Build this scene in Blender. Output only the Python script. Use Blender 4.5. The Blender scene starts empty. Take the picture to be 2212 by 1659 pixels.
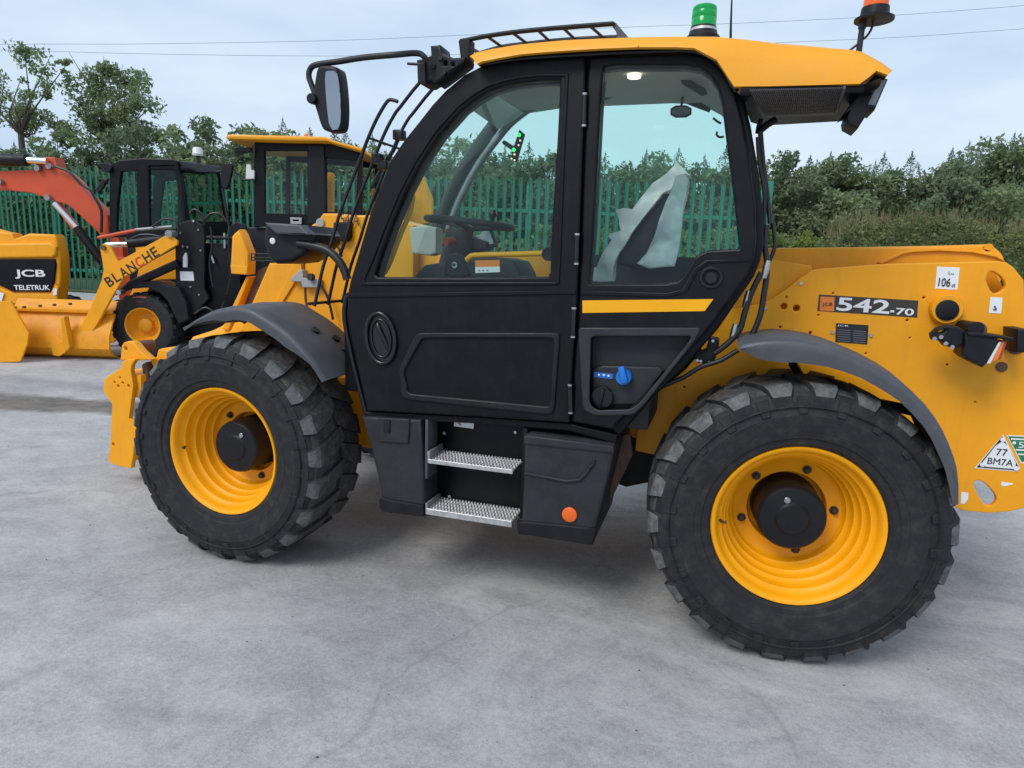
import bpy, bmesh, math, random
from mathutils import Vector, Matrix, noise
random.seed(7)
scene = bpy.context.scene
COL = scene.collection

# ------------------------------------------------------------------ camera
W_REF, H_REF, F_REF = 2212.0, 1659.0, 1457.67
CAM = Vector((2.3866, -2.7495, 1.6280))
YAW, PITCH, ROLL = 0.2969066, -0.1837946, 0.0339023
FWD = Vector((-math.sin(YAW) * math.cos(PITCH), math.cos(YAW) * math.cos(PITCH), math.sin(PITCH)))
RGT0 = Vector((math.cos(YAW), math.sin(YAW), 0))
UP0 = RGT0.cross(FWD)
RGT = RGT0 * math.cos(ROLL) + UP0 * math.sin(ROLL)
UP = UP0 * math.cos(ROLL) - RGT0 * math.sin(ROLL)
FH = Vector((-math.sin(YAW), math.cos(YAW), 0))
cam_data = bpy.data.cameras.new('camera')
cam = bpy.data.objects.new('camera', cam_data)
COL.objects.link(cam)
m = Matrix((RGT, UP, -FWD)).transposed().to_4x4()
m.translation = CAM
cam.matrix_world = m
cam_data.sensor_width = 36.0
cam_data.lens = 36.0 * F_REF / W_REF
cam_data.clip_end = 600
cam_data.clip_start = 0.05
scene.camera = cam

# ------------------------------------------------------------------ world and sun
SUN_EL, SUN_AZ = math.radians(47), math.radians(205)
world = bpy.data.worlds.new('World')
scene.world = world
world.use_nodes = True
nt = world.node_tree
for n in list(nt.nodes):
    nt.nodes.remove(n)
o_ = nt.nodes.new('ShaderNodeOutputWorld')
bg = nt.nodes.new('ShaderNodeBackground')
bg.inputs['Strength'].default_value = 0.10
sky = nt.nodes.new('ShaderNodeTexSky')
sky.sky_type = 'NISHITA'
sky.sun_disc = False
sky.sun_elevation = SUN_EL
sky.sun_rotation = SUN_AZ
sky.air_density = 1.0
sky.dust_density = 3.0
tc = nt.nodes.new('ShaderNodeTexCoord')
mp = nt.nodes.new('ShaderNodeMapping')
mp.inputs['Scale'].default_value = (1.0, 1.0, 3.2)
cl = nt.nodes.new('ShaderNodeTexNoise')
cl.inputs['Scale'].default_value = 1.7
cl.inputs['Detail'].default_value = 5.0
cl.inputs['Roughness'].default_value = 0.5
cr = nt.nodes.new('ShaderNodeValToRGB')
cr.color_ramp.elements[0].position = 0.40
cr.color_ramp.elements[0].color = (3.9, 5.2, 6.9, 1)
cr.color_ramp.elements[1].position = 0.62
cr.color_ramp.elements[1].color = (5.75, 6.75, 7.8, 1)
mx = nt.nodes.new('ShaderNodeMixRGB')
mx.inputs[0].default_value = 0.88
nt.links.new(tc.outputs['Generated'], mp.inputs['Vector'])
nt.links.new(mp.outputs['Vector'], cl.inputs['Vector'])
nt.links.new(cl.outputs['Fac'], cr.inputs['Fac'])
nt.links.new(sky.outputs['Color'], mx.inputs[1])
nt.links.new(cr.outputs['Color'], mx.inputs[2])
nt.links.new(mx.outputs['Color'], bg.inputs['Color'])
nt.links.new(bg.outputs['Background'], o_.inputs['Surface'])
sd = bpy.data.lights.new('sun', 'SUN')
sd.energy = 1.5
sd.angle = math.radians(26)
sd.color = (1.0, 0.97, 0.93)
sun = bpy.data.objects.new('sun', sd)
COL.objects.link(sun)
sdir = Vector((math.sin(SUN_AZ) * math.cos(SUN_EL), math.cos(SUN_AZ) * math.cos(SUN_EL), math.sin(SUN_EL)))
sun.rotation_euler = sdir.to_track_quat('Z', 'Y').to_euler()
sun.location = (0, -6, 12)
vs = scene.view_settings
vs.view_transform = 'Standard'
vs.look = 'None'
vs.exposure = 0.43
vs.gamma = 1.0
vs.use_curve_mapping = False

# ------------------------------------------------------------------ pixel to place helpers
ZT = {'D': (1, 0, 0), 'Z1': (.3418, 0, 0), 'Z2': (.3418, 0, 459), 'Z3': (.3418, 648, 0), 'Z4': (.38965, 1350.1, 0),
      'W1': (.3418, 648, 459), 'W2': (.36524, 1404.1, 486), 'W3': (.3906, 216, 594), 'W4': (.4231, 1350.1, 756.1),
      'V1': (.14973, 475.2, 291.6), 'V2': (.16275, 475.2, 486), 'V3': (.18311, 810.1, 345.6), 'V4': (.31243, 1242.1, 108),
      'V5': (.29297, 756, 864.1), 'V6': (.29302, 1971.2, 648), 'V7': (.21973, 0, 675.1)}


def ray(key, p):
    s, ox, oy = ZT[key]
    u, v = ox + s * p[0], oy + s * p[1]
    return FWD + RGT * ((u - W_REF / 2) / F_REF) + UP * ((H_REF / 2 - v) / F_REF)


class Plane:
    def __init__(self, O, e1, e2):
        self.O, self.e1, self.e2 = Vector(O), Vector(e1).normalized(), Vector(e2).normalized()
        self.n = self.e1.cross(self.e2).normalized()

    def ab(self, key, p):
        d = ray(key, p)
        t = (self.O - CAM).dot(self.n) / d.dot(self.n)
        q = CAM + d * t - self.O
        return (q.dot(self.e1), q.dot(self.e2))

    def poly(self, key, pts):
        return [self.ab(key, p) for p in pts]

    def at(self, a, b, c=0.0):
        return self.O + self.e1 * a + self.e2 * b + self.n * c

    def px(self, key, p, c=0.0):
        a, b = self.ab(key, p)
        return self.at(a, b, c)

    def back(self, d):
        return Plane(self.O - self.n * d, self.e1, self.e2)


def PY(Y):
    return Plane((0, Y, 0), (1, 0, 0), (0, 0, 1))


def PT(Y0, z0, s):
    return Plane((0, Y0 - s * z0, 0), (1, 0, 0), (0, s, 1))


def PD(d):
    o = CAM + FH * d
    return Plane((o.x, o.y, 0), RGT0, (0, 0, 1))


def smooth_poly(pts, it=1, keep=()):
    for _ in range(it):
        out = []
        n = len(pts)
        for i in range(n):
            a, b = pts[i], pts[(i + 1) % n]
            out.append((a[0] * .75 + b[0] * .25, a[1] * .75 + b[1] * .25))
            out.append((a[0] * .25 + b[0] * .75, a[1] * .25 + b[1] * .75))
        pts = out
    return pts


def round_poly(pts, r=.02, k=4):
    out = []
    n = len(pts)
    for i in range(n):
        p, c, q = Vector(pts[i - 1]), Vector(pts[i]), Vector(pts[(i + 1) % n])
        a, b2 = p - c, q - c
        ra, rb = min(r, a.length * .45), min(r, b2.length * .45)
        A, B = c + a.normalized() * ra, c + b2.normalized() * rb
        for j in range(k + 1):
            t2 = j / k
            w = A * (1 - t2) ** 2 + c * 2 * t2 * (1 - t2) + B * t2 * t2
            out.append((w.x, w.y))
    return out


def catmull(pts, k=5):
    pts = [Vector(p) for p in pts]
    if len(pts) < 3:
        return pts
    P = [pts[0] * 2 - pts[1]] + pts + [pts[-1] * 2 - pts[-2]]
    out = []
    for i in range(1, len(P) - 2):
        for j in range(k):
            t = j / k
            a, b, c, d = P[i - 1], P[i], P[i + 1], P[i + 2]
            out.append(0.5 * ((2 * b) + (c - a) * t + (2 * a - 5 * b + 4 * c - d) * t * t + (3 * b - a - 3 * c + d) * t ** 3))
    out.append(pts[-1])
    return out


# ------------------------------------------------------------------ materials
MATS = {}


def mat(name, col, rough=0.5, metal=0.0, var=0.0, scale=6.0, bump=0.0, bscale=40.0, dirt=None, dirt_amt=0.0, coat=0.0, spec=0.5, streak=0.0):
    mt = bpy.data.materials.new(name)
    mt.use_nodes = True
    t = mt.node_tree
    b = t.nodes['Principled BSDF']
    b.inputs['Base Color'].default_value = (*col, 1)
    b.inputs['Roughness'].default_value = rough
    b.inputs['Metallic'].default_value = metal
    b.inputs['Specular IOR Level'].default_value = spec
    if coat:
        b.inputs['Coat Weight'].default_value = coat
        b.inputs['Coat Roughness'].default_value = 0.15
    co = t.nodes.new('ShaderNodeTexCoord')
    last = None
    if var or dirt_amt:
        nz = t.nodes.new('ShaderNodeTexNoise')
        nz.inputs['Scale'].default_value = scale
        nz.inputs['Detail'].default_value = 6
        nz.inputs['Roughness'].default_value = 0.65
        t.links.new(co.outputs['Object'], nz.inputs['Vector'])
        rp = t.nodes.new('ShaderNodeValToRGB')
        rp.color_ramp.elements[0].position = 0.3
        rp.color_ramp.elements[1].position = 0.7
        rp.color_ramp.elements[0].color = (*[c * (1 - var) for c in col], 1)
        rp.color_ramp.elements[1].color = (*[min(1, c * (1 + var)) for c in col], 1)
        t.links.new(nz.outputs['Fac'], rp.inputs['Fac'])
        last = rp.outputs['Color']
        if dirt_amt:
            n2 = t.nodes.new('ShaderNodeTexNoise')
            n2.inputs['Scale'].default_value = scale * 2.3
            n2.inputs['Detail'].default_value = 8
            n2.inputs['Roughness'].default_value = 0.7
            t.links.new(co.outputs['Object'], n2.inputs['Vector'])
            r2 = t.nodes.new('ShaderNodeValToRGB')
            r2.color_ramp.elements[0].position = 0.48
            r2.color_ramp.elements[1].position = 0.75
            r2.color_ramp.elements[0].color = (0, 0, 0, 1)
            r2.color_ramp.elements[1].color = (dirt_amt, dirt_amt, dirt_amt, 1)
            t.links.new(n2.outputs['Fac'], r2.inputs['Fac'])
            mm = t.nodes.new('ShaderNodeMixRGB')
            t.links.new(r2.outputs['Color'], mm.inputs[0])
            t.links.new(last, mm.inputs[1])
            mm.inputs[2].default_value = (*dirt, 1)
            last = mm.outputs['Color']
        if streak:
            ms = t.nodes.new('ShaderNodeMapping')
            ms.inputs['Scale'].default_value = (9, 9, .9)
            t.links.new(co.outputs['Object'], ms.inputs['Vector'])
            ns = t.nodes.new('ShaderNodeTexNoise')
            ns.inputs['Scale'].default_value = 3.0
            ns.inputs['Detail'].default_value = 9
            ns.inputs['Roughness'].default_value = .7
            t.links.new(ms.outputs['Vector'], ns.inputs['Vector'])
            rs_ = t.nodes.new('ShaderNodeValToRGB')
            rs_.color_ramp.elements[0].position = .52
            rs_.color_ramp.elements[1].position = .78
            rs_.color_ramp.elements[0].color = (0, 0, 0, 1)
            rs_.color_ramp.elements[1].color = (streak, streak, streak, 1)
            t.links.new(ns.outputs['Fac'], rs_.inputs['Fac'])
            m2 = t.nodes.new('ShaderNodeMixRGB')
            t.links.new(rs_.outputs['Color'], m2.inputs[0])
            t.links.new(last, m2.inputs[1])
            m2.inputs[2].default_value = (*dirt, 1)
            last = m2.outputs['Color']
        t.links.new(last, b.inputs['Base Color'])
        rr = t.nodes.new('ShaderNodeMapRange')
        rr.inputs['From Min'].default_value, rr.inputs['From Max'].default_value = .3, .7
        rr.inputs['To Min'].default_value, rr.inputs['To Max'].default_value = max(.02, rough - .10), min(1, rough + .14)
        t.links.new(nz.outputs['Fac'], rr.inputs['Value'])
        t.links.new(rr.outputs[0], b.inputs['Roughness'])
    if bump:
        n3 = t.nodes.new('ShaderNodeTexNoise')
        n3.inputs['Scale'].default_value = bscale
        n3.inputs['Detail'].default_value = 4
        t.links.new(co.outputs['Object'], n3.inputs['Vector'])
        bm_ = t.nodes.new('ShaderNodeBump')
        bm_.inputs['Strength'].default_value = bump
        bm_.inputs['Distance'].default_value = 0.01
        t.links.new(n3.outputs['Fac'], bm_.inputs['Height'])
        t.links.new(bm_.outputs['Normal'], b.inputs['Normal'])
    MATS[name] = mt
    return mt


YEL = (0.90, 0.365, 0.003)
mat('yellow_paint', YEL, .45, 0, .04, 3.0, .03, 30, (.50, .24, .03), .25, spec=.42, streak=.30)
mat('yellow_rim', (0.91, 0.375, 0.003), .42, 0, .05, 5, .02, 30, (.45, .22, .03), .15, spec=.3)
mat('yellow_rail', (0.85, 0.38, 0.004), .4, 0, .04, spec=.3)
mat('yellow_old', (0.80, 0.31, 0.004), .5, 0, .10, 4, .05, 30, (.35, .17, .03), .45, spec=.35, streak=.5)
mat('yellow_roof', (0.86, 0.35, 0.006), .45, 0, .04, 2.0, .04, 60, (.65, .36, .09), .25, spec=.42, streak=.25)
mat('black_paint', (0.0035, 0.0036, 0.006), .40, 0, .15, 5, .03, 60, (.016, .0155, .015), .35, spec=.22, streak=.4)
mat('black_plastic', (0.0085, 0.009, 0.012), .45, 0, .2, 6, .06, 160, (.022, .021, .021), .35, spec=.28)
mat('charcoal_plastic', (0.021, 0.022, 0.026), .5, 0, .2, 6, .06, 160, (.05, .048, .046), .4, spec=.35)
mat('black_gloss', (0.006, 0.006, 0.008), .22, spec=.5)
mat('black_trim', (0.005, 0.005, 0.007), .35)
mat('black_frit', (0.012, 0.014, 0.018), .15)
mat('grey_plastic', (0.062, 0.066, 0.078), .5, 0, .14, 5, .06, 150, (.13, .125, .12), .4)
mat('black_rubber', (0.016, 0.016, 0.019), .7, 0, .25, 9, .2, 50, (.06, .053, .044), .6, spec=.35)
mat('dusty_skylit_rubber', (0.115, 0.117, 0.120), .8, 0, .55, 22, .5, 80, (.035, .034, .032), .75)  # pale lug shoulders: dust plus sky reflection put into the colour
mat('tread_dusty', (0.045, 0.043, 0.042), .8, 0, .5, 12, .4, 60, (.16, .15, .135), .8)
mat('hose', (0.009, 0.009, 0.011), .45)
mat('steel', (0.50, 0.50, 0.51), .35, 1.0, .1, 20)
mat('aluminium', (0.60, 0.59, 0.60), .42, .75, .15, 30, .1, 120, (.25, .23, .2), .5)
mat('dull_metal', (0.28, 0.29, 0.30), .5, .6, .15, 12)
mat('grey_paint', (0.36, 0.36, 0.35), .55, .1, .1, 10)
mat('rust', (0.14, 0.075, 0.055), .8, .2, .4, 18, .3, 60)
mat('bolt', (0.06, 0.05, 0.045), .5, .6, .2, 40)
mat('white_print', (0.78, 0.79, 0.80), .4, 0, .03)
mat('black_print', (0.014, 0.014, 0.016), .4)
mat('grey_print', (0.20, 0.21, 0.23), .45, 0, .2, 60)
mat('orange_print', (0.80, 0.22, 0.02), .4)
mat('red_print', (0.62, 0.035, 0.02), .4)
mat('decal_brown', (0.045, 0.032, 0.024), .35)
mat('green_print', (0.02, 0.19, 0.08), .45)
mat('interior_grey', (0.58, 0.55, 0.50), .8, 0, .06, 8, .1, 200)
mat('interior_dark', (0.035, 0.033, 0.034), .7, 0, .2, 6)
mat('column_brown', (0.055, 0.028, 0.027), .6)
mat('seat_fabric', (0.028, 0.028, 0.031), .9, 0, .2, 40, .2, 300)
mat('blue_cap', (0.01, 0.16, 0.55), .35)
mat('excavator_orange', (0.60, 0.075, 0.02), .45, 0, .08, 3, .05, 30, (.3, .1, .05), .35)
mat('chrome', (0.75, 0.75, 0.76), .12, 1.0)
mat('mirror_glass', (0.30, 0.33, 0.37), .06, 1.0)  # dark tint stands in for the dim reflection in the side mirror
mat('fence_green', (0.014, 0.175, 0.105), .5, 0, .12, 2.5, .05, 40, (.03, .12, .08), .5)
mat('bark', (0.10, 0.08, 0.06), .9, 0, .3, 12, .5, 30)
mat('wood_pole', (0.12, 0.09, 0.07), .9, 0, .3, 12)
mat('pebble', (0.08, 0.07, 0.06), .9, 0, .5, 50)
mat('lens_white', (0.70, 0.70, 0.66), .2)
mat('lens_amber', (0.80, 0.20, 0.04), .2, 0, .1, 30)
mat('lens_red', (0.42, 0.05, 0.03), .2)


def emit(name, col, strength, base=(.5, .5, .5)):
    mt = mat(name, base, .3)
    b = mt.node_tree.nodes['Principled BSDF']
    b.inputs['Emission Color'].default_value = (*col, 1)
    b.inputs['Emission Strength'].default_value = strength
    return mt


emit('lamp_lit', (1.0, .90, .72), 1.6, (.9, .9, .85))
emit('led_green', (0.02, 1.0, .15), 1.3, (.02, .5, .1))
emit('led_warm', (1.0, .85, .55), .7, (.5, .45, .3))


def glass(name, tint, ior=1.45, rough=0.02):
    mt = bpy.data.materials.new(name)
    mt.use_nodes = True
    t = mt.node_tree
    for n in list(t.nodes):
        t.nodes.remove(n)
    out = t.nodes.new('ShaderNodeOutputMaterial')
    tr = t.nodes.new('ShaderNodeBsdfTransparent')
    tr.inputs['Color'].default_value = (*tint, 1)
    gl = t.nodes.new('ShaderNodeBsdfGlossy')
    gl.inputs['Roughness'].default_value = rough
    gl.inputs['Color'].default_value = (.9, .95, .95, 1)
    fr = t.nodes.new('ShaderNodeFresnel')
    fr.inputs['IOR'].default_value = ior
    mxs = t.nodes.new('ShaderNodeMixShader')
    t.links.new(fr.outputs['Fac'], mxs.inputs['Fac'])
    t.links.new(tr.outputs['BSDF'], mxs.inputs[1])
    t.links.new(gl.outputs['BSDF'], mxs.inputs[2])
    t.links.new(mxs.outputs['Shader'], out.inputs['Surface'])
    MATS[name] = mt
    return mt


glass('cab_glass', (.915, .975, .968), 1.28)
glass('far_glass', (.85, .972, .930), 1.28)
glass('tinted_glass', (.66, .86, .81), 1.3)
glass('screen_glass', (.80, .955, .91), 1.06)
glass('reflective_glass', (.5, .62, .62), ior=5.0)
def film_mat(name, col, alpha, tr):
    mt = mat(name, col, .35, 0, .06, 10, .5, 30)
    t = mt.node_tree
    b = t.nodes['Principled BSDF']
    b.inputs['Alpha'].default_value = alpha
    tl = t.nodes.new('ShaderNodeBsdfTranslucent')
    tl.inputs['Color'].default_value = (*col, 1)
    mxs = t.nodes.new('ShaderNodeMixShader')
    mxs.inputs['Fac'].default_value = tr
    t.links.new(b.outputs['BSDF'], mxs.inputs[1])
    t.links.new(tl.outputs['BSDF'], mxs.inputs[2])
    t.links.new(mxs.outputs['Shader'], t.nodes['Material Output'].inputs['Surface'])
    return mt


film_mat('plastic_white', (.93, .92, .86), 1.0, .12)
film_mat('plastic_clear', (.85, .92, .94), .40, .10)
mt = mat('green_lens', (0.0, 0.20, 0.045), .15)
b_ = mt.node_tree.nodes['Principled BSDF']
b_.inputs['Emission Color'].default_value = (0, .9, .12, 1)
b_.inputs['Emission Strength'].default_value = 0.10
mat('orange_lens', (0.82, 0.13, 0.015), .15)


def leaf_mat(name, c1, c2, scale=0.6):
    mt = bpy.data.materials.new(name)
    mt.use_nodes = True
    t = mt.node_tree
    b = t.nodes['Principled BSDF']
    b.inputs['Roughness'].default_value = .75
    b.inputs['Specular IOR Level'].default_value = .25
    geo = t.nodes.new('ShaderNodeNewGeometry')
    nz = t.nodes.new('ShaderNodeTexNoise')
    nz.inputs['Scale'].default_value = scale
    nz.inputs['Detail'].default_value = 8
    nz.inputs['Roughness'].default_value = .75
    t.links.new(geo.outputs['Position'], nz.inputs['Vector'])
    add = t.nodes.new('ShaderNodeMath')
    add.operation = 'MULTIPLY_ADD'
    t.links.new(geo.outputs['Random Per Island'], add.inputs[0])
    add.inputs[1].default_value = .35
    add.inputs[2].default_value = -.17
    ad2 = t.nodes.new('ShaderNodeMath')
    t.links.new(add.outputs[0], ad2.inputs[0])
    t.links.new(nz.outputs['Fac'], ad2.inputs[1])
    rp = t.nodes.new('ShaderNodeValToRGB')
    rp.color_ramp.elements[0].position = .3
    rp.color_ramp.elements[1].position = .72
    rp.color_ramp.elements[0].color = (*c1, 1)
    rp.color_ramp.elements[1].color = (*c2, 1)
    t.links.new(ad2.outputs[0], rp.inputs['Fac'])
    t.links.new(rp.outputs['Color'], b.inputs['Base Color'])
    tl = t.nodes.new('ShaderNodeBsdfTranslucent')
    t.links.new(rp.outputs['Color'], tl.inputs['Color'])
    mxs = t.nodes.new('ShaderNodeMixShader')
    mxs.inputs['Fac'].default_value = .42
    t.links.new(b.outputs['BSDF'], mxs.inputs[1])
    t.links.new(tl.outputs['BSDF'], mxs.inputs[2])
    t.links.new(mxs.outputs['Shader'], t.nodes['Material Output'].inputs['Surface'])
    MATS[name] = mt


leaf_mat('leaf_dark', (.125, .175, .098), (.245, .305, .165))  # far foliage lightened in its colour to stand in for haze
leaf_mat('leaf_conifer', (.120, .165, .105), (.225, .280, .175))
leaf_mat('leaf_mid', (.155, .215, .110), (.310, .375, .185))
leaf_mat('leaf_olive', (.135, .170, .060), (.29, .315, .13))
leaf_mat('leaf_bright', (.10, .17, .03), (.28, .34, .10))
leaf_mat('straw', (.16, .13, .06), (.34, .28, .15))

# concrete yard
mt = bpy.data.materials.new('concrete')
mt.use_nodes = True
MATS['concrete'] = mt
t = mt.node_tree
b = t.nodes['Principled BSDF']
b.inputs['Roughness'].default_value = .85
b.inputs['Specular IOR Level'].default_value = .3
co = t.nodes.new('ShaderNodeTexCoord')


def N(tp, **kw):
    n = t.nodes.new(tp)
    for k, v in kw.items():
        n.inputs[k.replace('_', ' ')].default_value = v
    return n


def ramp(src, p0, c0, p1, c1):
    r = t.nodes.new('ShaderNodeValToRGB')
    r.color_ramp.elements[0].position, r.color_ramp.elements[1].position = p0, p1
    r.color_ramp.elements[0].color, r.color_ramp.elements[1].color = (*c0, 1), (*c1, 1)
    t.links.new(src, r.inputs['Fac'])
    return r.outputs['Color']


def mixc(fac, a, bb, mode='MIX'):
    mm = t.nodes.new('ShaderNodeMixRGB')
    mm.blend_type = mode
    for i, s in ((0, fac), (1, a), (2, bb)):
        if isinstance(s, (int, float)):
            mm.inputs[i].default_value = s
        elif isinstance(s, tuple):
            mm.inputs[i].default_value = (*s, 1)
        else:
            t.links.new(s, mm.inputs[i])
    return mm.outputs['Color']


n_big = N('ShaderNodeTexNoise', Scale=.55, Detail=6., Roughness=.6, Distortion=.6)
n_mid = N('ShaderNodeTexNoise', Scale=4.0, Detail=8., Roughness=.7, Distortion=.3)
n_fine = N('ShaderNodeTexNoise', Scale=55.0, Detail=6., Roughness=.75)
n_spk = N('ShaderNodeTexVoronoi', Scale=34.0, Randomness=1.)
map1 = t.nodes.new('ShaderNodeMapping')
map1.inputs['Rotation'].default_value = (0, 0, .35)
map1.inputs['Scale'].default_value = (.8, 1.3, 1)
t.links.new(co.outputs['Object'], map1.inputs['Vector'])
for n in (n_big, n_mid):
    t.links.new(map1.outputs['Vector'], n.inputs['Vector'])
for n in (n_fine, n_spk):
    t.links.new(co.outputs['Object'], n.inputs['Vector'])
col = ramp(n_big.outputs['Fac'], .32, (.305, .302, .308), .68, (.45, .447, .438))
col = mixc(.55, col, ramp(n_mid.outputs['Fac'], .33, (.70, .692, .685), .66, (1.18, 1.18, 1.18)), 'MULTIPLY')
col = mixc(.60, col, ramp(n_fine.outputs['Fac'], .30, (.62, .62, .62), .70, (1.32, 1.32, 1.32)), 'MULTIPLY')
# small dark specks and pale chips
spk = ramp(n_spk.outputs['Distance'], .04, (1, 1, 1), .085, (0, 0, 0))
msk = N('ShaderNodeTexNoise', Scale=1.1, Detail=3.)
t.links.new(co.outputs['Object'], msk.inputs['Vector'])
spm = mixc(1.0, spk, ramp(msk.outputs['Fac'], .47, (0, 0, 0), .60, (.8, .8, .8)), 'MULTIPLY')
col = mixc(spm, col, (.13, .115, .10))
# worn, dusty pale sweeps
map2 = t.nodes.new('ShaderNodeMapping')
map2.inputs['Rotation'].default_value = (0, 0, -.25)
map2.inputs['Scale'].default_value = (.85, 1.25, 1)
t.links.new(co.outputs['Object'], map2.inputs['Vector'])
n_dust = N('ShaderNodeTexNoise', Scale=1.3, Detail=9., Roughness=.72, Distortion=1.1)
t.links.new(map2.outputs['Vector'], n_dust.inputs['Vector'])
col = mixc(ramp(n_dust.outputs['Fac'], .50, (0, 0, 0), .68, (.6, .6, .6)), col, (.53, .525, .51))
n_grit = N('ShaderNodeTexNoise', Scale=170.0, Detail=3., Roughness=.8)
t.links.new(co.outputs['Object'], n_grit.inputs['Vector'])
col = mixc(.5, col, ramp(n_grit.outputs['Fac'], .3, (.6, .6, .6), .7, (1.35, 1.35, 1.35)), 'MULTIPLY')
# hairline cracks
wn = N('ShaderNodeTexNoise', Scale=.9, Detail=5.)
t.links.new(co.outputs['Object'], wn.inputs['Vector'])
wadd = t.nodes.new('ShaderNodeVectorMath')
wadd.operation = 'MULTIPLY_ADD'
wadd.inputs[1].default_value = (1.6, 1.6, 0)
t.links.new(wn.outputs['Color'], wadd.inputs[0])
t.links.new(co.outputs['Object'], wadd.inputs[2])
vc = N('ShaderNodeTexVoronoi', Scale=.34, Randomness=1.)
vc.feature = 'DISTANCE_TO_EDGE'
t.links.new(wadd.outputs[0], vc.inputs['Vector'])
ck = ramp(vc.outputs['Distance'], .0008, (1, 1, 1), .0045, (0, 0, 0))
ckm = mixc(1.0, ck, ramp(msk.outputs['Fac'], .42, (.0, .0, .0), .60, (.32, .32, .32)), 'MULTIPLY')
col = mixc(ckm, col, (.16, .155, .15))
# damp earthy band crossing the yard behind the front attachment
sep = t.nodes.new('ShaderNodeSeparateXYZ')
t.links.new(wadd.outputs[0], sep.inputs[0])
dt = t.nodes.new('ShaderNodeVectorMath')
dt.operation = 'DOT_PRODUCT'
dt.inputs[1].default_value = (-.22, .975, 0)
wn2 = N('ShaderNodeTexNoise', Scale=.8, Detail=7., Roughness=.65)
t.links.new(co.outputs['Object'], wn2.inputs['Vector'])
wad2 = t.nodes.new('ShaderNodeVectorMath')
wad2.operation = 'MULTIPLY_ADD'
wad2.inputs[1].default_value = (.0, .55, 0)
t.links.new(wn2.outputs['Color'], wad2.inputs[0])
t.links.new(co.outputs['Object'], wad2.inputs[2])
t.links.new(wad2.outputs[0], dt.inputs[0])
sub = t.nodes.new('ShaderNodeMath')
sub.operation = 'SUBTRACT'
t.links.new(dt.outputs['Value'], sub.inputs[0])
sub.inputs[1].default_value = 3.07 + .27
ab = t.nodes.new('ShaderNodeMath')
ab.operation = 'ABSOLUTE'
t.links.new(sub.outputs[0], ab.inputs[0])
band = ramp(ab.outputs[0], .20, (.95, .95, .95), .34, (0, 0, 0))
col = mixc(band, col, ramp(n_mid.outputs['Fac'], .4, (.115, .105, .096), .6, (.20, .172, .145)))
# oily drips
st = N('ShaderNodeTexNoise', Scale=1.9, Detail=4., Roughness=.55)
t.links.new(wadd.outputs[0], st.inputs['Vector'])
col = mixc(ramp(st.outputs['Fac'], .64, (0, 0, 0), .74, (.35, .35, .35)), col, (.15, .14, .135))
t.links.new(col, b.inputs['Base Color'])
bp = N('ShaderNodeBump', Strength=.35, Distance=.012)
hm = mixc(.5, n_fine.outputs['Fac'], n_mid.outputs['Fac'])
hm = mixc(ckm, hm, (0, 0, 0))
t.links.new(hm, bp.inputs['Height'])
t.links.new(bp.outputs['Normal'], b.inputs['Normal'])

mt = bpy.data.materials.new('rough_grass_ground')
mt.use_nodes = True
MATS['rough_grass_ground'] = mt
mat('verge_soil', (.07, .085, .035), .95, 0, .4, 3, .4, 20)


# ------------------------------------------------------------------ mesh helpers
def link(name, me, material=None, parent=None, smooth=35):
    o = bpy.data.objects.new(name, me)
    COL.objects.link(o)
    if material:
        me.materials.append(MATS[material])
    if parent:
        o.parent = parent
        if parent.type == 'EMPTY':
            o.location = -parent.location
    if smooth:
        for p in me.polygons:
            p.use_smooth = True
        me.set_sharp_from_angle(angle=math.radians(smooth))
    return o


def tag(o, label=None, cat=None, group=None, kind=None):
    for k, v in (('label', label), ('category', cat), ('group', group), ('kind', kind)):
        if v:
            o[k] = v
    return o


def thing(name, label, cat, loc, group=None):
    e = bpy.data.objects.new(name, None)
    COL.objects.link(e)
    e.location = loc
    e.empty_display_size = .2
    return tag(e, label, cat, group)


def from_bm(name, bm, material=None, parent=None, smooth=35):
    me = bpy.data.meshes.new(name)
    bmesh.ops.recalc_face_normals(bm, faces=bm.faces)
    bm.to_mesh(me)
    bm.free()
    return link(name, me, material, parent, smooth)


def plate_mesh(outer, holes, pl, thick, bev=0.0, res=1):
    cu = bpy.data.curves.new('tmp', 'CURVE')
    cu.dimensions = '2D'
    cu.fill_mode = 'BOTH'
    for loop in [outer] + list(holes):
        s = cu.splines.new('POLY')
        s.points.add(len(loop) - 1)
        for p, q in zip(s.points, loop):
            p.co = (q[0], q[1], 0, 1)
        s.use_cyclic_u = True
    cu.extrude = max(thick / 2 - bev, 0.0001)
    cu.bevel_depth = bev
    cu.bevel_resolution = res
    cu.offset = -bev
    ob = bpy.data.objects.new('tmp', cu)
    me = bpy.data.meshes.new_from_object(ob)
    for v in me.vertices:
        v.co = pl.at(v.co.x, v.co.y, v.co.z - thick / 2)
    bpy.data.objects.remove(ob)
    bpy.data.curves.remove(cu)
    me.materials.clear()
    bm = bmesh.new()
    bm.from_mesh(me)
    bmesh.ops.remove_doubles(bm, verts=bm.verts, dist=1e-5)
    bmesh.ops.recalc_face_normals(bm, faces=bm.faces)
    bm.to_mesh(me)
    bm.free()
    return me


def plate(name, outer, pl, thick, material, parent=None, bev=0.004, holes=(), res=1, smooth=35):
    me = plate_mesh(outer, holes, pl, thick, bev, res)
    me.name = name
    o = link(name, me, material, parent, smooth)
    for p in me.polygons:
        if abs(p.normal.dot(pl.n)) > .999:
            p.use_smooth = False
    return o


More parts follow.
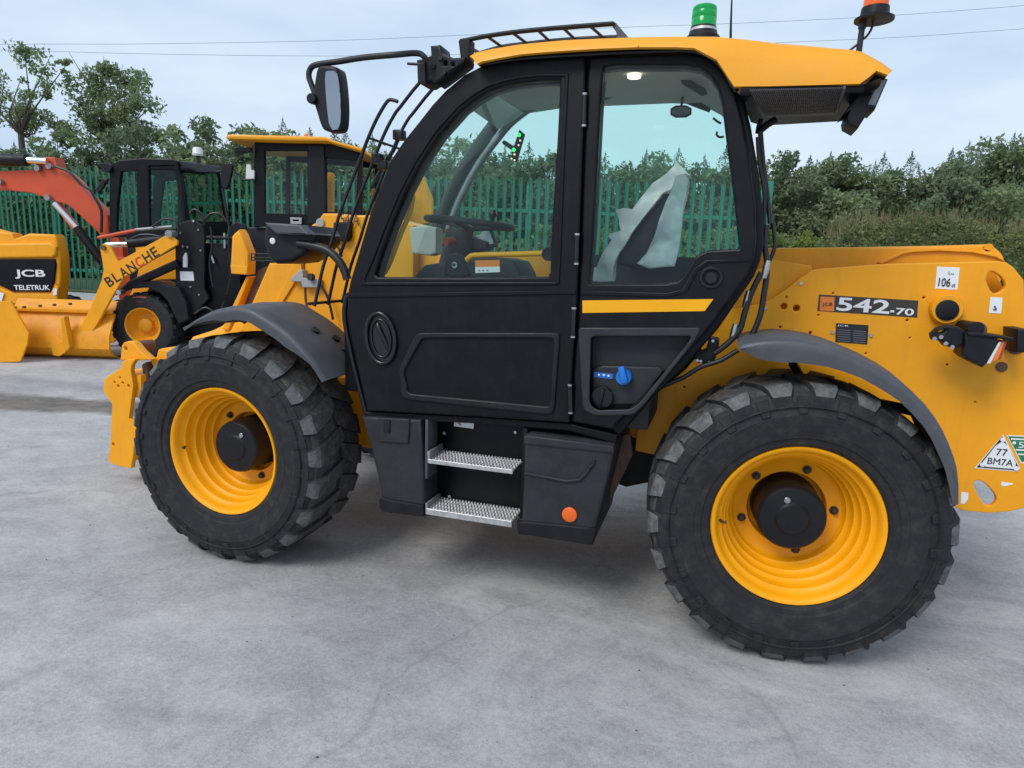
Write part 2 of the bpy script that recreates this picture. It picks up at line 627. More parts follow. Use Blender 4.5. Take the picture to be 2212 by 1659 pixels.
def tube_bm(bm, pts, r, n=8, cap=True):
    pts = [Vector(p) for p in pts]
    rs = r if isinstance(r, (list, tuple)) else [r] * len(pts)
    T = []
    for i in range(len(pts)):
        a = pts[max(i - 1, 0)]
        c = pts[min(i + 1, len(pts) - 1)]
        T.append((c - a).normalized())
    ref = Vector((0, 0, 1)) if abs(T[0].z) < .9 else Vector((1, 0, 0))
    nrm = T[0].cross(ref).normalized()
    rings = []
    for i, p in enumerate(pts):
        nrm = (nrm - T[i] * nrm.dot(T[i])).normalized()
        bn = T[i].cross(nrm)
        rings.append([bm.verts.new(p + (nrm * math.cos(2 * math.pi * k / n) + bn * math.sin(2 * math.pi * k / n)) * rs[i]) for k in range(n)])
    for a, b2 in zip(rings, rings[1:]):
        for k in range(n):
            bm.faces.new((a[k], a[(k + 1) % n], b2[(k + 1) % n], b2[k]))
    if cap:
        bm.faces.new(rings[0][::-1])
        bm.faces.new(rings[-1])


def tube(name, pts, r, material, parent=None, n=8, k=0):
    bm = bmesh.new()
    if k:
        m0 = len(pts)
        pts = catmull(pts, k)
        if isinstance(r, (list, tuple)) and len(pts) != m0:
            r = [r[min(i // k, m0 - 1)] + (r[min(i // k + 1, m0 - 1)] - r[min(i // k, m0 - 1)]) * (i % k) / k for i in range(len(pts))]
    tube_bm(bm, pts, r, n)
    return from_bm(name, bm, material, parent, 50)


def box_bm(bm, lo, hi, bev=0.0, seg=1):
    v = [bm.verts.new((x, y, z)) for z in (lo[2], hi[2]) for y in (lo[1], hi[1]) for x in (lo[0], hi[0])]
    f = [bm.faces.new([v[i] for i in q]) for q in ((0, 2, 3, 1), (4, 5, 7, 6), (0, 1, 5, 4), (2, 6, 7, 3), (0, 4, 6, 2), (1, 3, 7, 5))]
    if bev:
        es = list({e for q in f for e in q.edges})
        bmesh.ops.bevel(bm, geom=es, offset=bev, segments=seg, affect='EDGES', profile=.5)


def box(name, lo, hi, material, parent=None, bev=.006, rot=None, seg=2):
    bm = bmesh.new()
    box_bm(bm, lo, hi, bev, seg)
    if rot:
        c = (Vector(lo) + Vector(hi)) / 2
        bmesh.ops.rotate(bm, verts=bm.verts, cent=c, matrix=rot)
    return from_bm(name, bm, material, parent)


def obox(name, pl, a0, a1, b0, b1, c0, c1, material, parent=None, bev=.01):
    """box in a plane's own axes: a along, b up, c depth behind the plane (positive = away)"""
    bm = bmesh.new()
    box_bm(bm, (a0, b0, -c1), (a1, b1, -c0), bev, 2)
    for v in bm.verts:
        v.co = pl.at(v.co.x, v.co.y, v.co.z)
    return from_bm(name, bm, material, parent)


def lathe_bm(bm, prof, n, fn, close=False):
    rings = []
    for (r, y) in prof:
        rings.append([bm.verts.new(fn(r, y, 2 * math.pi * k / n)) for k in range(n)])
    prs = list(zip(rings, rings[1:]))
    if close:
        prs.append((rings[-1], rings[0]))
    out = []
    for a, c in prs:
        for k in range(n):
            out.append(bm.faces.new((a[k], a[(k + 1) % n], c[(k + 1) % n], c[k])))
    return rings, out


def disc(name, c, r, h, material, parent=None, n=24, axis=(0, -1, 0), bev=.15):
    """short round button standing on point c along axis"""
    ax = Vector(axis).normalized()
    q = ax.to_track_quat('Z', 'Y')
    bm = bmesh.new()
    prof = [(r, 0), (r, h * (1 - bev)), (r * (1 - bev * .5), h), (r * .02, h)]
    fn = lambda rr, y, a: Vector(c) + q @ Vector((rr * math.cos(a), rr * math.sin(a), y))
    rings, _ = lathe_bm(bm, prof, n, fn)
    bm.faces.new(rings[-1])
    bm.faces.new(rings[0][::-1])
    return from_bm(name, bm, material, parent, 40)


def ring(name, pl, c, rx, ry, w, h, material, parent=None, n=36, ang=0.0):
    """raised oval ring on a plane"""
    def E(r1, r2):
        out = []
        for k in range(n):
            a = 2 * math.pi * k / n
            x, y = r1 * math.cos(a), r2 * math.sin(a)
            out.append((c[0] + x * math.cos(ang) - y * math.sin(ang), c[1] + x * math.sin(ang) + y * math.cos(ang)))
        return out
    return plate(name, E(rx, ry), pl.back(-h), h, material, parent, min(w, h) * .45, [E(rx - w, ry - w)], 2)


def oval(c, rx, ry, n=28, ang=0.0):
    out = []
    for k in range(n):
        a = 2 * math.pi * k / n
        x, y = rx * math.cos(a), ry * math.sin(a)
        out.append((c[0] + x * math.cos(ang) - y * math.sin(ang), c[1] + x * math.sin(ang) + y * math.cos(ang)))
    return out


def text_on(name, body, pl, p0, p1, height, material, parent, proud=.002, thick=.0016, bold=0.0, shear=0.0):
    """lettering whose bottom-left is p0, bottom-right p1 (plane coordinates), cap height given"""
    cu = bpy.data.curves.new('tmp', 'FONT')
    cu.body = body
    cu.fill_mode = 'BOTH'
    cu.extrude = .01
    cu.offset = bold
    cu.shear = shear
    ob = bpy.data.objects.new('tmp', cu)
    me = bpy.data.meshes.new_from_object(ob)
    bpy.data.objects.remove(ob)
    bpy.data.curves.remove(cu)
    me.materials.clear()
    xs = [v.co.x for v in me.vertices]
    ys = [v.co.y for v in me.vertices]
    x0, x1, y0, y1 = min(xs), max(xs), min(ys), max(ys)
    d = Vector((p1[0] - p0[0], p1[1] - p0[1]))
    L = d.length
    d.normalize()
    q = Vector((-d.y, d.x))
    for v in me.vertices:
        a = (v.co.x - x0) / (x1 - x0) * L
        h = (v.co.y - y0) / (y1 - y0) * height
        c = proud if v.co.z > 0 else proud - thick
        v.co = pl.at(p0[0] + d.x * a + q.x * h, p0[1] + d.y * a + q.y * h, c)
    me.name = name
    return link(name, me, material, parent, 0)


def copy_tree(o, parent=None):
    c = o.copy()
    COL.objects.link(c)
    c.parent = parent
    for ch in list(o.children):
        copy_tree(ch, c)
    return c


# ------------------------------------------------------------------ ground
G0 = .007


def gz(x, y):
    d = (Vector((x, y, 0)) - CAM).dot(FH)
    if d < 5.6:
        return G0
    if d < 7.4:
        return G0 + .076 * (d - 5.6) ** 2 / 3.6
    z = G0 + .076 * (d - 6.5)
    return min(z, .62 + (z - .62) * .12) if z > .62 else z


bm = bmesh.new()
ds = [-14, -6, -3, 0, 2, 4, 5, 5.6, 6, 6.4, 6.8, 7.2, 7.6, 8.5, 10, 12, 13.5, 14.4, 14.8, 15.4, 16.5, 20, 30, 50, 90, 160, 300]
ls = [-300, -140, -60, -30, -18, -12, -8, -5, -3, -1, 1, 3, 5, 8, 12, 18, 30, 60, 140, 300]
grid = []
for d in ds:
    row = []
    for l in ls:
        p = CAM + FH * d + RGT0 * l
        row.append(bm.verts.new((p.x, p.y, gz(p.x, p.y))))
    grid.append(row)
for i in range(len(ds) - 1):
    for j in range(len(ls) - 1):
        bm.faces.new((grid[i][j], grid[i][j + 1], grid[i + 1][j + 1], grid[i + 1][j]))
ground = from_bm('ground', bm, 'concrete', None, 60)
tag(ground, kind='structure')
# grass verge on and beyond the fence line
FA = CAM + FH * 14.8 + RGT0 * (-9.67)
FB = CAM + FH * 12.3 + RGT0 * .2
fdir = (FB - FA)
fdir.z = 0
fdir.normalize()
fn_ = Vector((-fdir.y, fdir.x, 0))
bm = bmesh.new()
rows = []
for off in [-.25, .3, 1, 2, 4, 7, 12, 20, 40, 80, 150, 260]:
    row = []
    for s in [-80, -40, -20, -10, -5, 0, 5, 10, 15, 20, 30, 60, 120, 200]:
        p = FA + fdir * s + fn_ * (off + (.12 * math.sin(s * 1.7) if off < 0 else 0))
        row.append(bm.verts.new((p.x, p.y, gz(p.x, p.y) + .02)))
    rows.append(row)
for i in range(len(rows) - 1):
    for j in range(len(rows[0]) - 1):
        bm.faces.new((rows[i][j], rows[i][j + 1], rows[i + 1][j + 1], rows[i + 1][j]))
tag(from_bm('verge', bm, 'verge_soil', None, 60), kind='structure')
# ================================================================== TELEHANDLER
TH = thing('telehandler', 'large yellow and black telehandler with green roof beacon filling the foreground', 'telehandler', (1.4, 1.1, 0))


# ---- wheels
def wheel(cx, cz, cy, steer, side, nm='wheel', seed=1):
    """axis along y; side=-1 the outer face looks to -y (camera), +1 to +y; cy = outer flange plane"""
    cs, sn = math.cos(steer), math.sin(steer)

    def fn(r, y, a):
        x, yy, z = r * math.cos(a), (y if side < 0 else -y), r * math.sin(a)
        yy -= 0
        return Vector((cx + x * cs - yy * sn, cy + x * sn + yy * cs, cz + z))
    bm = bmesh.new()
    # rim dish, stepped
    prof = [(.30, .42), (.335, .40), (.336, .006), (.332, 0.0), (.322, .002), (.314, .012), (.308, .03), (.303, .05), (.288, .058), (.284, .085), (.281, .10),
            (.268, .108), (.265, .13), (.262, .145), (.250, .152), (.247, .175), (.243, .19), (.232, .196), (.228, .225), (.218, .232), (.165, .236), (.160, .245), (.160, .30), (.10, .31)]
    lathe_bm(bm, prof, 72, fn)
    w = from_bm(nm, bm, 'yellow_rim', TH, 50)
    # tyre carcass
    bm = bmesh.new()
    half = [(.330, .035), (.338, .004), (.350, -.008), (.372, -.012), (.378, -.020), (.43, -.030), (.47, -.034), (.478, -.030), (.52, -.028), (.540, -.022), (.562, -.002), (.575, .03), (.580, .10), (.581, .20)]
    prof = half + [(r, .40 - y) for r, y in half[-2::-1]]
    _, fs = lathe_bm(bm, prof, 88, fn)
    i0 = 88 * 10
    for f in fs[i0:len(fs) - i0]:
        f.material_index = 2
    rnd = random.Random(seed)
    NB = 22
    for row in (0, 1):
        for k in range(NB):
            a0 = 2 * math.pi * (k + .5 * row) / NB + .07 + rnd.uniform(-.004, .004)
            sg = 1
            st = [(-.029, .500, .508, .050, 0), (-.0265, .535, .548, .070, 0), (-.006, .55, .578, .090, 0.0), (.016, .56, .592, .100, .01), (.09, .565, .596, .100, .05), (.165, .57, .597, .090, .10), (.215, .57, .597, .070, .14)]
            vs_ = []
            for (y, rb, rt, hw, da) in st:
                yy = y if row == 0 else .40 - y
                A = a0 + da * (1 if row == 0 else 1)
                vs_.append([bm.verts.new(fn(rb, yy, A - hw)), bm.verts.new(fn(rt, yy, A - hw * .86)), bm.verts.new(fn(rt, yy, A + hw * .86)), bm.verts.new(fn(rb, yy, A + hw))])
            for i, (p, q) in enumerate(zip(vs_, vs_[1:])):
                for j in range(3):
                    f = bm.faces.new((p[j], p[j + 1], q[j + 1], q[j]))
                    if j == 1:
                        f.material_index = 1 if i in (1, 2) else (0 if i == 0 else 2)
                    elif j != 1 and i > 2:
                        f.material_index = 0
            f = bm.faces.new(vs_[0][::-1])
            f.material_index = 0
            bm.faces.new(vs_[-1])
    # moulded bars running down the shoulder between the lugs
    for k in range(NB):
        a0 = 2 * math.pi * (k + .5) / NB + .07
        q8 = [fn(.545, -.0195, a0 - .05), fn(.545, -.0195, a0 + .05), fn(.478, -.0330, a0 + .035), fn(.478, -.0330, a0 - .035)]
        o8 = [fn(.543, -.0255, a0 - .042), fn(.543, -.0255, a0 + .042), fn(.480, -.0385, a0 + .028), fn(.480, -.0385, a0 - .028)]
        A8, B8 = [bm.verts.new(q) for q in q8], [bm.verts.new(q) for q in o8]
        bm.faces.new(B8)
        for j in range(4):
            bm.faces.new((A8[j], A8[(j + 1) % 4], B8[(j + 1) % 4], B8[j]))
    # raised rings moulded in the sidewall
    for rr in (.405, .455, .505):
        lathe_bm(bm, [(rr - .004, -.0215 - (rr - .405) * .11), (rr, -.0265 - (rr - .405) * .13), (rr + .004, -.0215 - (rr - .405) * .11)], 72, fn)
    ty = from_bm('tyre', bm, 'black_rubber', w, 30)
    ty.data.materials.append(MATS['dusty_skylit_rubber'])
    ty.data.materials.append(MATS['tread_dusty'])
    # hub
    bm = bmesh.new()
    rings, _ = lathe_bm(bm, [(.142, .33), (.140, .128), (.136, .112), (.128, .104), (.070, .098), (.062, .090), (.03, .088), (.001, .088)], 48, fn)
    from_bm('hub', bm, 'black_plastic', w, 35)
    for ang in (3, 70, 136, 199, 287):
        a = math.radians(ang)
        bm = bmesh.new()
        c = fn(.192, .236, a)
        ax = (fn(.192, 0, a) - fn(.192, .1, a)).normalized()
        q = ax.to_track_quat('Z', 'Y')
        f2 = lambda r, y, b2, c=c, q=q: c + q @ Vector((r * math.cos(b2), r * math.sin(b2), y))
        rg, _ = lathe_bm(bm, [(.019, 0), (.019, .006), (.013, .007), (.0125, .022), (.009, .025), (.001, .025)], 12, f2)
        from_bm('wheel_bolt', bm, 'bolt', w, 40)
    a = math.radians(57 if seed != 2 else 110)
    c = fn(.085, .099, a)
    disc('hub_plug', c, .013, .006, 'steel', w, 14, (fn(.1, 0, a) - fn(.1, .1, a)))
    # valve
    a = math.radians(184)
    tube('valve', [fn(.292, .056, a), fn(.285, .035, a), fn(.270, .032, a)], .006, 'bolt', w, 8)
    return w


wheel(0, .602, 0, -.0287, -1, seed=1)
wheel(2.75, .602, .045, .10, -1, seed=2)
wheel(0, .602, 2.26, -.0287, 1, seed=3)
wheel(2.75, .602, 2.26, .10, 1, seed=4)

# ---- chassis, axles, boom
bm = bmesh.new()
box_bm(bm, (-.30, .66, .50), (3.3, 1.66, .92), .03, 2)
from_bm('chassis', bm, 'yellow_paint', TH)
for x in (0, 2.75):
    tube('axle', [(x, .30, .605), (x, .62, .60), (x, 1.15, .58), (x, 1.70, .60), (x, 2.0, .605)], [.10, .12, .17, .12, .10], 'black_plastic', TH, 14)
p_un = PY(.64)
plate('underbody', p_un.poly('D', [(1340, 935), (1440, 980), (1440, 1035), (1352, 1053), (1330, 1045)]), p_un, .8, 'black_paint', TH, .01)

PP = .60
pp = PY(PP)
cp = pp.poly('W2', [(480, 500), (600, 478), (700, 450), (800, 385), (900, 305), (960, 268), (1020, 258), (1400, 230), (2060, 214), (2110, 222), (2150, 250), (2212, 325)])
cp += [(3.62, 1.36), (3.75, 1.1), (3.78, .62)]
cp += pp.poly('W4', [(2037, 808), (1960, 826), (1850, 833), (1720, 820), (1500, 700)])
cp += pp.poly('D', [(1800, 1040), (1600, 1000), (1420, 984), (1372, 974)])
cp += pp.poly('D', [(1375, 930), (1405, 860), (1480, 800), (1550, 720)])
slot = smooth_poly(pp.poly('V6', [(440, 1355), (470, 1330), (520, 1335), (620, 1440), (618, 1490), (580, 1525), (525, 1510)]), 2)
tear = smooth_poly(pp.poly('W2', [(1985, 320), (1995, 350), (2020, 400), (2055, 408), (2100, 375), (2105, 345), (2075, 300), (2010, 262)]), 2)
holes = [slot, tear]
for (u, v, r) in ((792, 481, 20), (866, 492, 21), (807, 427, 6), (770, 604, 7), (874, 639, 6), (948, 638, 9), (995, 533, 6), (1083, 403, 6), (1523, 564, 8), (1620, 430, 8), (1537, 668, 5), (1277, 760, 6), (1759, 826, 7), (1924, 1048, 6), (203, 959, 6)):
    c = pp.ab('W2', (u, v))
    r_ = abs(pp.ab('W2', (u + r, v))[0] - c[0])
    holes.append(oval(c, r_, r_, 10))
sp = plate('side_plate', cp, pp, .03, 'yellow_paint', TH, .005, holes)
plate('backing_plate', pp.poly('W2', [(700, 560), (1000, 380), (2080, 250), (2300, 700), (2300, 1000), (700, 900)]), PY(.70), .02, 'yellow_old', TH, .002)
# far plate closing the boom well
cpf = [(min(max(a, 1.7), 3.75), b_) for a, b_ in cp]
plate('side_plate', [(2.2, .55), (3.75, .62), (3.78, 1.1), (3.62, 1.36), (3.4, 1.68), (2.9, 1.66), (2.2, 1.45)], PY(1.66), .03, 'yellow_paint', TH, .004)
# curved flange below the boom, between cab and side plate
fl = [(480, 500), (600, 478), (700, 450), (800, 385), (900, 305), (960, 268)]
plate('inner_panel', pp.poly('W2', [(300, 470), (690, 235), (700, 200), (960, 240), (980, 290), (760, 470), (560, 560), (300, 900)]), PY(.66), .03, 'yellow_paint', TH, .004)
# boom
pb = PY(.80)
bo = pb.poly('W2', [(600, 560), (600, 138), (700, 136), (1200, 131), (1700, 122), (1985, 114), (2030, 125), (2070, 155), (2095, 190), (2100, 230), (2060, 420), (1400, 520)])
plate('boom', bo, pb, .58, 'yellow_paint', TH, .012, [oval(pb.ab('W2', (2000, 140)), .010, .010, 12)])
br = pb.poly('W2', [(1340, 222), (1480, 160), (1540, 148), (1700, 140), (1900, 150), (2040, 175), (2095, 215), (2095, 222), (2035, 190), (1900, 164), (1700, 154), (1545, 163), (1490, 175), (1370, 230)])
plate('boom_flange', br, PY(.785), .016, 'yellow_paint', TH, .003)
box('boom_section', (-.30, 1.03, 1.27), (2.7, 1.42, 1.655), 'yellow_paint', TH, .015)
# boom nose
pn = PY(.95)
nose = pn.poly('V1', [(1285, 1350), (1325, 1290), (1390, 1260), (1480, 1130), (1720, 1130), (1760, 1160), (2060, 1155), (2200, 1158)]) + [(.62, 1.80), (.62, 1.25), (.5, .95)] + \
    pn.poly('V2', [(1600, 1420), (900, 1500), (250, 1420), (270, 1370), (440, 990), (650, 505), (1090, 500), (1220, 370), (1220, 110)])
plate('boom_nose', nose, pn, .40, 'yellow_paint', TH, .012)
plate('boom_rib', pn.poly('V2', [(990, 520), (1090, 505), (1105, 610), (860, 1000), (640, 1400), (560, 1400), (770, 1000)]), PY(.935), .016, 'yellow_paint', TH, .004)
plate('boom_rib', pn.poly('V2', [(1110, 500), (1125, 500), (1150, 1000), (1175, 1140), (1160, 1150), (1130, 1000)]), PY(.94), .01, 'rust', TH, .003)
pl2 = PY(1.0)
plate('link_bar', pl2.poly('V2', [(380, 690), (345, 680), (190, 1015), (20, 1385), (110, 1400), (265, 1010), (380, 710)]), pl2, .10, 'yellow_paint', TH, .008)
plate('link_bar', pl2.poly('V2', [(440, 620), (560, 560), (640, 520), (560, 700), (400, 1000), (130, 1390), (250, 1400), (280, 1000), (380, 760)]), PY(1.06), .12, 'rust', TH, .01)
plate('nose_guard', pl2.poly('V2', [(295, 58), (330, 120), (425, 370), (420, 655), (205, 640), (185, 520), (205, 150), (235, 110)]), PY(.96), .09, 'yellow_paint', TH, .02)
plate('nose_guard_foot', pl2.poly('V2', [(195, 525), (422, 545), (418, 662), (205, 645)]), PY(.955), .05, 'yellow_paint', TH, .01)
bm = bmesh.new()
pg = PY(.98)
for i in range(7):
    tube_bm(bm, [pg.px('V2', (420 + i * 48, 372 + 6 * i)), pg.px('V2', (415 + i * 48, 470))], .004, 5)
for v in (380, 430, 470):
    tube_bm(bm, [pg.px('V2', (415, v)), pg.px('V2', (720, v + 8))], .004, 5)
from_bm('lamp_grille', bm, 'hose', TH, 50)
disc('pin_end', pn.px('V1', (1455, 1270), .0), .028, .012, 'grey_paint', TH)
text_on('lettering', '54 A', PY(.935), PY(.935).ab('V1', (1740, 1300)), PY(.935).ab('V1', (2010, 1310)), .07, 'decal_brown', TH)
pv = PY(.9)
plate('valve_block', pv.poly('V2', [(920, 720), (1060, 590), (1095, 600), (1100, 700), (1310, 730), (1310, 830), (1090, 830), (1075, 755), (950, 750)]), pv, .06, 'grey_paint', TH, .006)
disc('valve_plug', pv.px('V2', (1225, 690)), .022, .03, 'bolt', TH)
plate('boom_lamp', pv.poly('V1', [(1630, 1260), (1850, 1250), (1850, 1460), (1800, 1540), (1600, 1500), (1620, 1400)]), pv, .08, 'black_plastic', TH, .01)
tube('pipe', [pv.px('V2', q) for q in ((1230, 120), (1300, 200), (1420, 235), (1560, 290), (1620, 420))], .007, 'hose', TH, 6, 4)
tube('pipe', [pv.px('V2', q) for q in ((1340, 800), (1420, 940), (1480, 1150), (1500, 1260))], .008, 'hose', TH, 6, 4)
tube('boom_arm', [(-.55, 1.15, 1.16), (-.85, 1.15, .98), (-1.13, 1.15, .90)], [.17, .14, .12], 'yellow_paint', TH, 10, 3)

# ---- carriage (quick hitch)
pc = PY(.72)
car = pc.poly('V7', [(1200, 485), (1250, 460), (1330, 460), (1292, 520), (1285, 570), (1310, 720), (1265, 1040), (1350, 1080), (1325, 1260), (1310, 1400), (1288, 1530), (1160, 1510), (1062, 1468), (1085, 1250), (1100, 900), (1015, 775), (1022, 660), (1060, 625), (1140, 575), (1188, 540)])
hl = [oval(pc.ab('V7', q), r, r, 12) for q, r in (((1112, 1295), .011), ((1262, 720), .010), ((1125, 685), .008), ((1180, 640), .008), ((1160, 722), .010), ((1205, 690), .009))]
cg = plate('carriage_plate', car, pc, .035, 'yellow_paint', TH, .005, hl)
plate('carriage_plate', [(a, b_) for a, b_ in car], PY(1.55), .035, 'yellow_paint', TH, .004)
zz = [pc.ab('V7', q) for q in ((1060, 1460), (1400, 1480), (1100, 1100), (1180, 640))]
box('carriage_beam', (zz[0][0] + .03, .755, zz[0][1] + .02), (zz[0][0] + .22, 1.515, zz[0][1] + .16), 'yellow_paint', TH, .012)
box('carriage_beam', (-1.50, .755, .62), (-1.28, 1.515, .78), 'yellow_paint', TH, .012)
plate('upper_bracket', pc.poly('V7', [(1145, 330), (1165, 300), (1205, 288), (1262, 300), (1330, 385), (1425, 470), (1350, 480), (1190, 478), (1130, 478)]), PY(.76), .06, 'yellow_paint', TH, .008, [oval(pc.ab('V7', (1185, 360)), .012, .014, 12)])
plate('upper_link', pc.poly('V7', [(1420, 385), (1455, 372), (1540, 400), (1565, 440), (1562, 510), (1500, 590), (1440, 645), (1380, 690), (1370, 560), (1330, 470), (1400, 470)]), PY(.83), .5, 'yellow_paint', TH, .012)
tube('roller', [PY(.79).px('V7', (1325, 345)), PY(.79).px('V7', (1325, 345)) + Vector((0, .12, 0))], .03, 'rust', TH, 16)
tube('roller', [PY(.83).px('V7', (1375, 335)), PY(.83).px('V7', (1375, 335)) + Vector((0, .10, 0))], .040, 'rust', TH, 16)
disc('pin_end', PY(.785).px('V7', (1322, 338)), .022, .02, 'steel', TH)
plate('rust_link', pc.poly('V7', [(1292, 530), (1330, 505), (1350, 560), (1352, 660), (1395, 740), (1390, 830), (1310, 830), (1312, 720)]), PY(.80), .08, 'rust', TH, .01)
plate('tilt_rod', pc.poly('V7', [(1540, 400), (1690, 372), (1900, 365), (1900, 395), (1690, 402), (1560, 440)]), PY(1.0), .12, 'yellow_paint', TH, .01)


# ---- mudguards
def guard(name, path, lipw, y0, y1, material, parent=TH, thick=.008, lip=True, liprange=None):
    """path: (x,z) list; skin from y0 to y1 with a lip folded inwards (towards the hub) on the near edge"""
    bm = bmesh.new()
    n = len(path)
    secs = []
    for i, (x, z) in enumerate(path):
        a = Vector(path[max(0, i - 1)])
        c = Vector(path[min(n - 1, i + 1)])
        tg = (c - a).normalized()
        nr = Vector((tg.y, -tg.x))     # towards hub for path running front -> rear over the top
        lw = lipw[i]
        prof = [(y0 + .004, -lw), (y0, -lw * .5), (y0, -.02), (y0 + .008, -.006), (y0 + .03, .0), (y0 + (y1 - y0) * .5, .008), (y1 - .02, .0), (y1, -.015)]
        inn = [(yy + (thick if k < 4 else 0), h - (thick if k >= 3 else 0)) for k, (yy, h) in enumerate(prof)]
        ringv = []
        for yy, h in prof + inn[::-1]:
            q = Vector((x, z)) - nr * h
            ringv.append(bm.verts.new((q.x, yy, q.y)))
        secs.append(ringv)
    m_ = len(secs[0])
    for a, c in zip(secs, secs[1:]):
        for k in range(m_):
            bm.faces.new((a[k], a[(k + 1) % m_], c[(k + 1) % m_], c[k]))
    bm.faces.new(secs[0][::-1])
    bm.faces.new(secs[-1])
    return from_bm(name, bm, material, parent, 50)


p0 = PY(0.0)
upper = catmull([Vector((*q, 0)) for q in p0.poly('D', [(394, 707), (420, 689), (450, 673), (475, 666), (506, 661), (540, 667), (573, 686), (615, 714), (650, 748), (678, 785), (702, 822)])], 3)
gpath = [(q.x, q.y) for q in upper]
nn = len(gpath)
lw = [.006 + .062 * min(1, i / (nn * .3)) * (1 if i < nn * .72 else max(.12, 1 - (i - nn * .72) / (nn * .2))) for i in range(nn)]
gf = guard('mudguard', gpath, lw, 0.0, .45, 'grey_plastic')
# the black bracket panel with its four bolt sockets at the guard's rear
for (u, v) in ((1170, 350), (1275, 340), (1225, 410), (1325, 395)):
    q = PY(.2).px('W3', (u, v))
    bi = min(gpath, key=lambda g: (g[0] - q.x) ** 2 + (g[1] - q.z) ** 2)
    disc('guard_bolt', (bi[0] + .004, q.y + (.1 if u % 10 else 0), bi[1] + .004), .022, .012, 'black_trim', gf, 14, (.62, -.1, .78))
rp_ = p0.poly('W2', [(520, 712), (560, 695), (640, 680), (760, 671), (880, 678), (1000, 700), (1100, 730), (1200, 770), (1300, 815), (1400, 870), (1490, 930), (1560, 990), (1640, 1070), (1700, 1150), (1745, 1225), (1780, 1300), (1810, 1380), (1830, 1450), (1840, 1550), (1840, 1655)])
lo_ = p0.poly('W2', [(530, 745), (575, 765), (650, 800), (740, 818), (860, 820), (980, 835), (1080, 852), (1170, 880), (1260, 915), (1350, 965), (1420, 1010), (1490, 1060), (1560, 1130), (1620, 1200), (1665, 1270), (1705, 1350), (1735, 1420), (1755, 1480), (1775, 1570), (1790, 1655)])
lw = [max(.02, ((a[0] - c[0]) ** 2 + (a[1] - c[1]) ** 2) ** .5) * .96 for a, c in zip(rp_, lo_)]
gr = guard('mudguard', rp_, lw, 0.0, .44, 'grey_plastic')
tube('guard_stay', [PY(.25).px('D', (1712, 785)), PY(.30).px('D', (1728, 812)), (2.75, .42, 1.02)], .018, 'black_plastic', gr, 8)
tube('guard_stay', [PY(.2).px('D', (1985, 890)), PY(.30).px('D', (1900, 872)), (2.9, .5, .95)], .022, 'black_plastic', gr, 8)
guard('mudguard', [(x, z) for x, z in gpath], [.03] * nn, 1.86, 2.31, 'grey_plastic')
guard('mudguard', rp_, lw, 1.86, 2.31, 'grey_plastic')

# ---- stickers and fittings on the side plate
pd_ = PY(PP - .0015)
dq = pd_.poly('W2', [(1000, 411), (1587, 447), (1580, 548), (990, 508)])
dec = plate('model_decal', dq, pd_, .0025, 'decal_brown', TH, 0)
plate('logo_patch', pd_.poly('W2', [(1008, 422), (1092, 427), (1088, 510), (1003, 505)]), PY(PP - .003), .002, 'orange_print', dec, 0)
text_on('lettering', 'JCB', pd_, pd_.ab('W2', (1018, 484)), pd_.ab('W2', (1078, 482)), .018, 'decal_brown', dec, .0045)
text_on('lettering', '542', pd_, pd_.ab('W2', (1100, 505)), pd_.ab('W2', (1412, 527)), .060, 'white_print', dec, .0045, bold=.02)
text_on('lettering', '-', pd_, pd_.ab('W2', (1420, 516)), pd_.ab('W2', (1442, 517)), .009, 'white_print', dec, .0045, bold=.02)
text_on('lettering', '70', pd_, pd_.ab('W2', (1450, 530)), pd_.ab('W2', (1556, 537)), .030, 'white_print', dec, .0045, bold=.02)
st_ = plate('noise_sticker', smooth_poly(pd_.poly('W2', [(1698, 246), (1832, 252), (1818, 383), (1686, 376)]), 0), pd_, .002, 'white_print', TH, 0)
text_on('lettering', '106', pd_, pd_.ab('W2', (1702, 362)), pd_.ab('W2', (1772, 366)), .036, 'black_print', st_, .003, bold=.01)
text_on('lettering', 'dB', pd_, pd_.ab('W2', (1780, 366)), pd_.ab('W2', (1803, 368)), .014, 'grey_print', st_, .003)
text_on('lettering', 'L', pd_, pd_.ab('W2', (1764, 291)), pd_.ab('W2', (1774, 292)), .012, 'black_print', st_, .003)
text_on('lettering', 'WA', pd_, pd_.ab('W2', (1776, 293)), pd_.ab('W2', (1798, 294)), .006, 'grey_print', st_, .003)
st_ = plate('hook_sticker', pd_.poly('W2', [(2014, 426), (2085, 430), (2077, 524), (2004, 520)]), pd_, .002, 'white_print', TH, 0)
hk = [pd_.px('W2', q, .0035) for q in ((2042, 478), (2036, 484), (2044, 490), (2046, 498), (2038, 502), (2031, 496))]
tube('hook_mark', hk, .0022, 'black_print', st_, 5, 2)
for q in ((1742, 495),):
    c = pp.ab('W2', q)
    disc('pivot_boss', pp.at(*c, 0), .062, .045, 'yellow_paint', TH, 36, bev=.12)
    disc('pivot_cap', pp.px('W2', (1738, 500), .044), .044, .008, 'black_plastic', TH, 36)
pid = plate('rating_plate', pd_.poly('W2', [(1080, 578), (1310, 592), (1304, 718), (1074, 704)]), PY(PP - .001), .002, 'yellow_paint', TH, 0)
plate('plate_print', pd_.poly('W2', [(1100, 580), (1292, 592), (1285, 706), (1096, 692)]), PY(PP - .0035), .0025, 'black_print', pid, 0)
text_on('lettering', 'JCB', pd_, pd_.ab('W2', (1106, 600)), pd_.ab('W2', (1170, 604)), .009, 'white_print', pid, .0045)
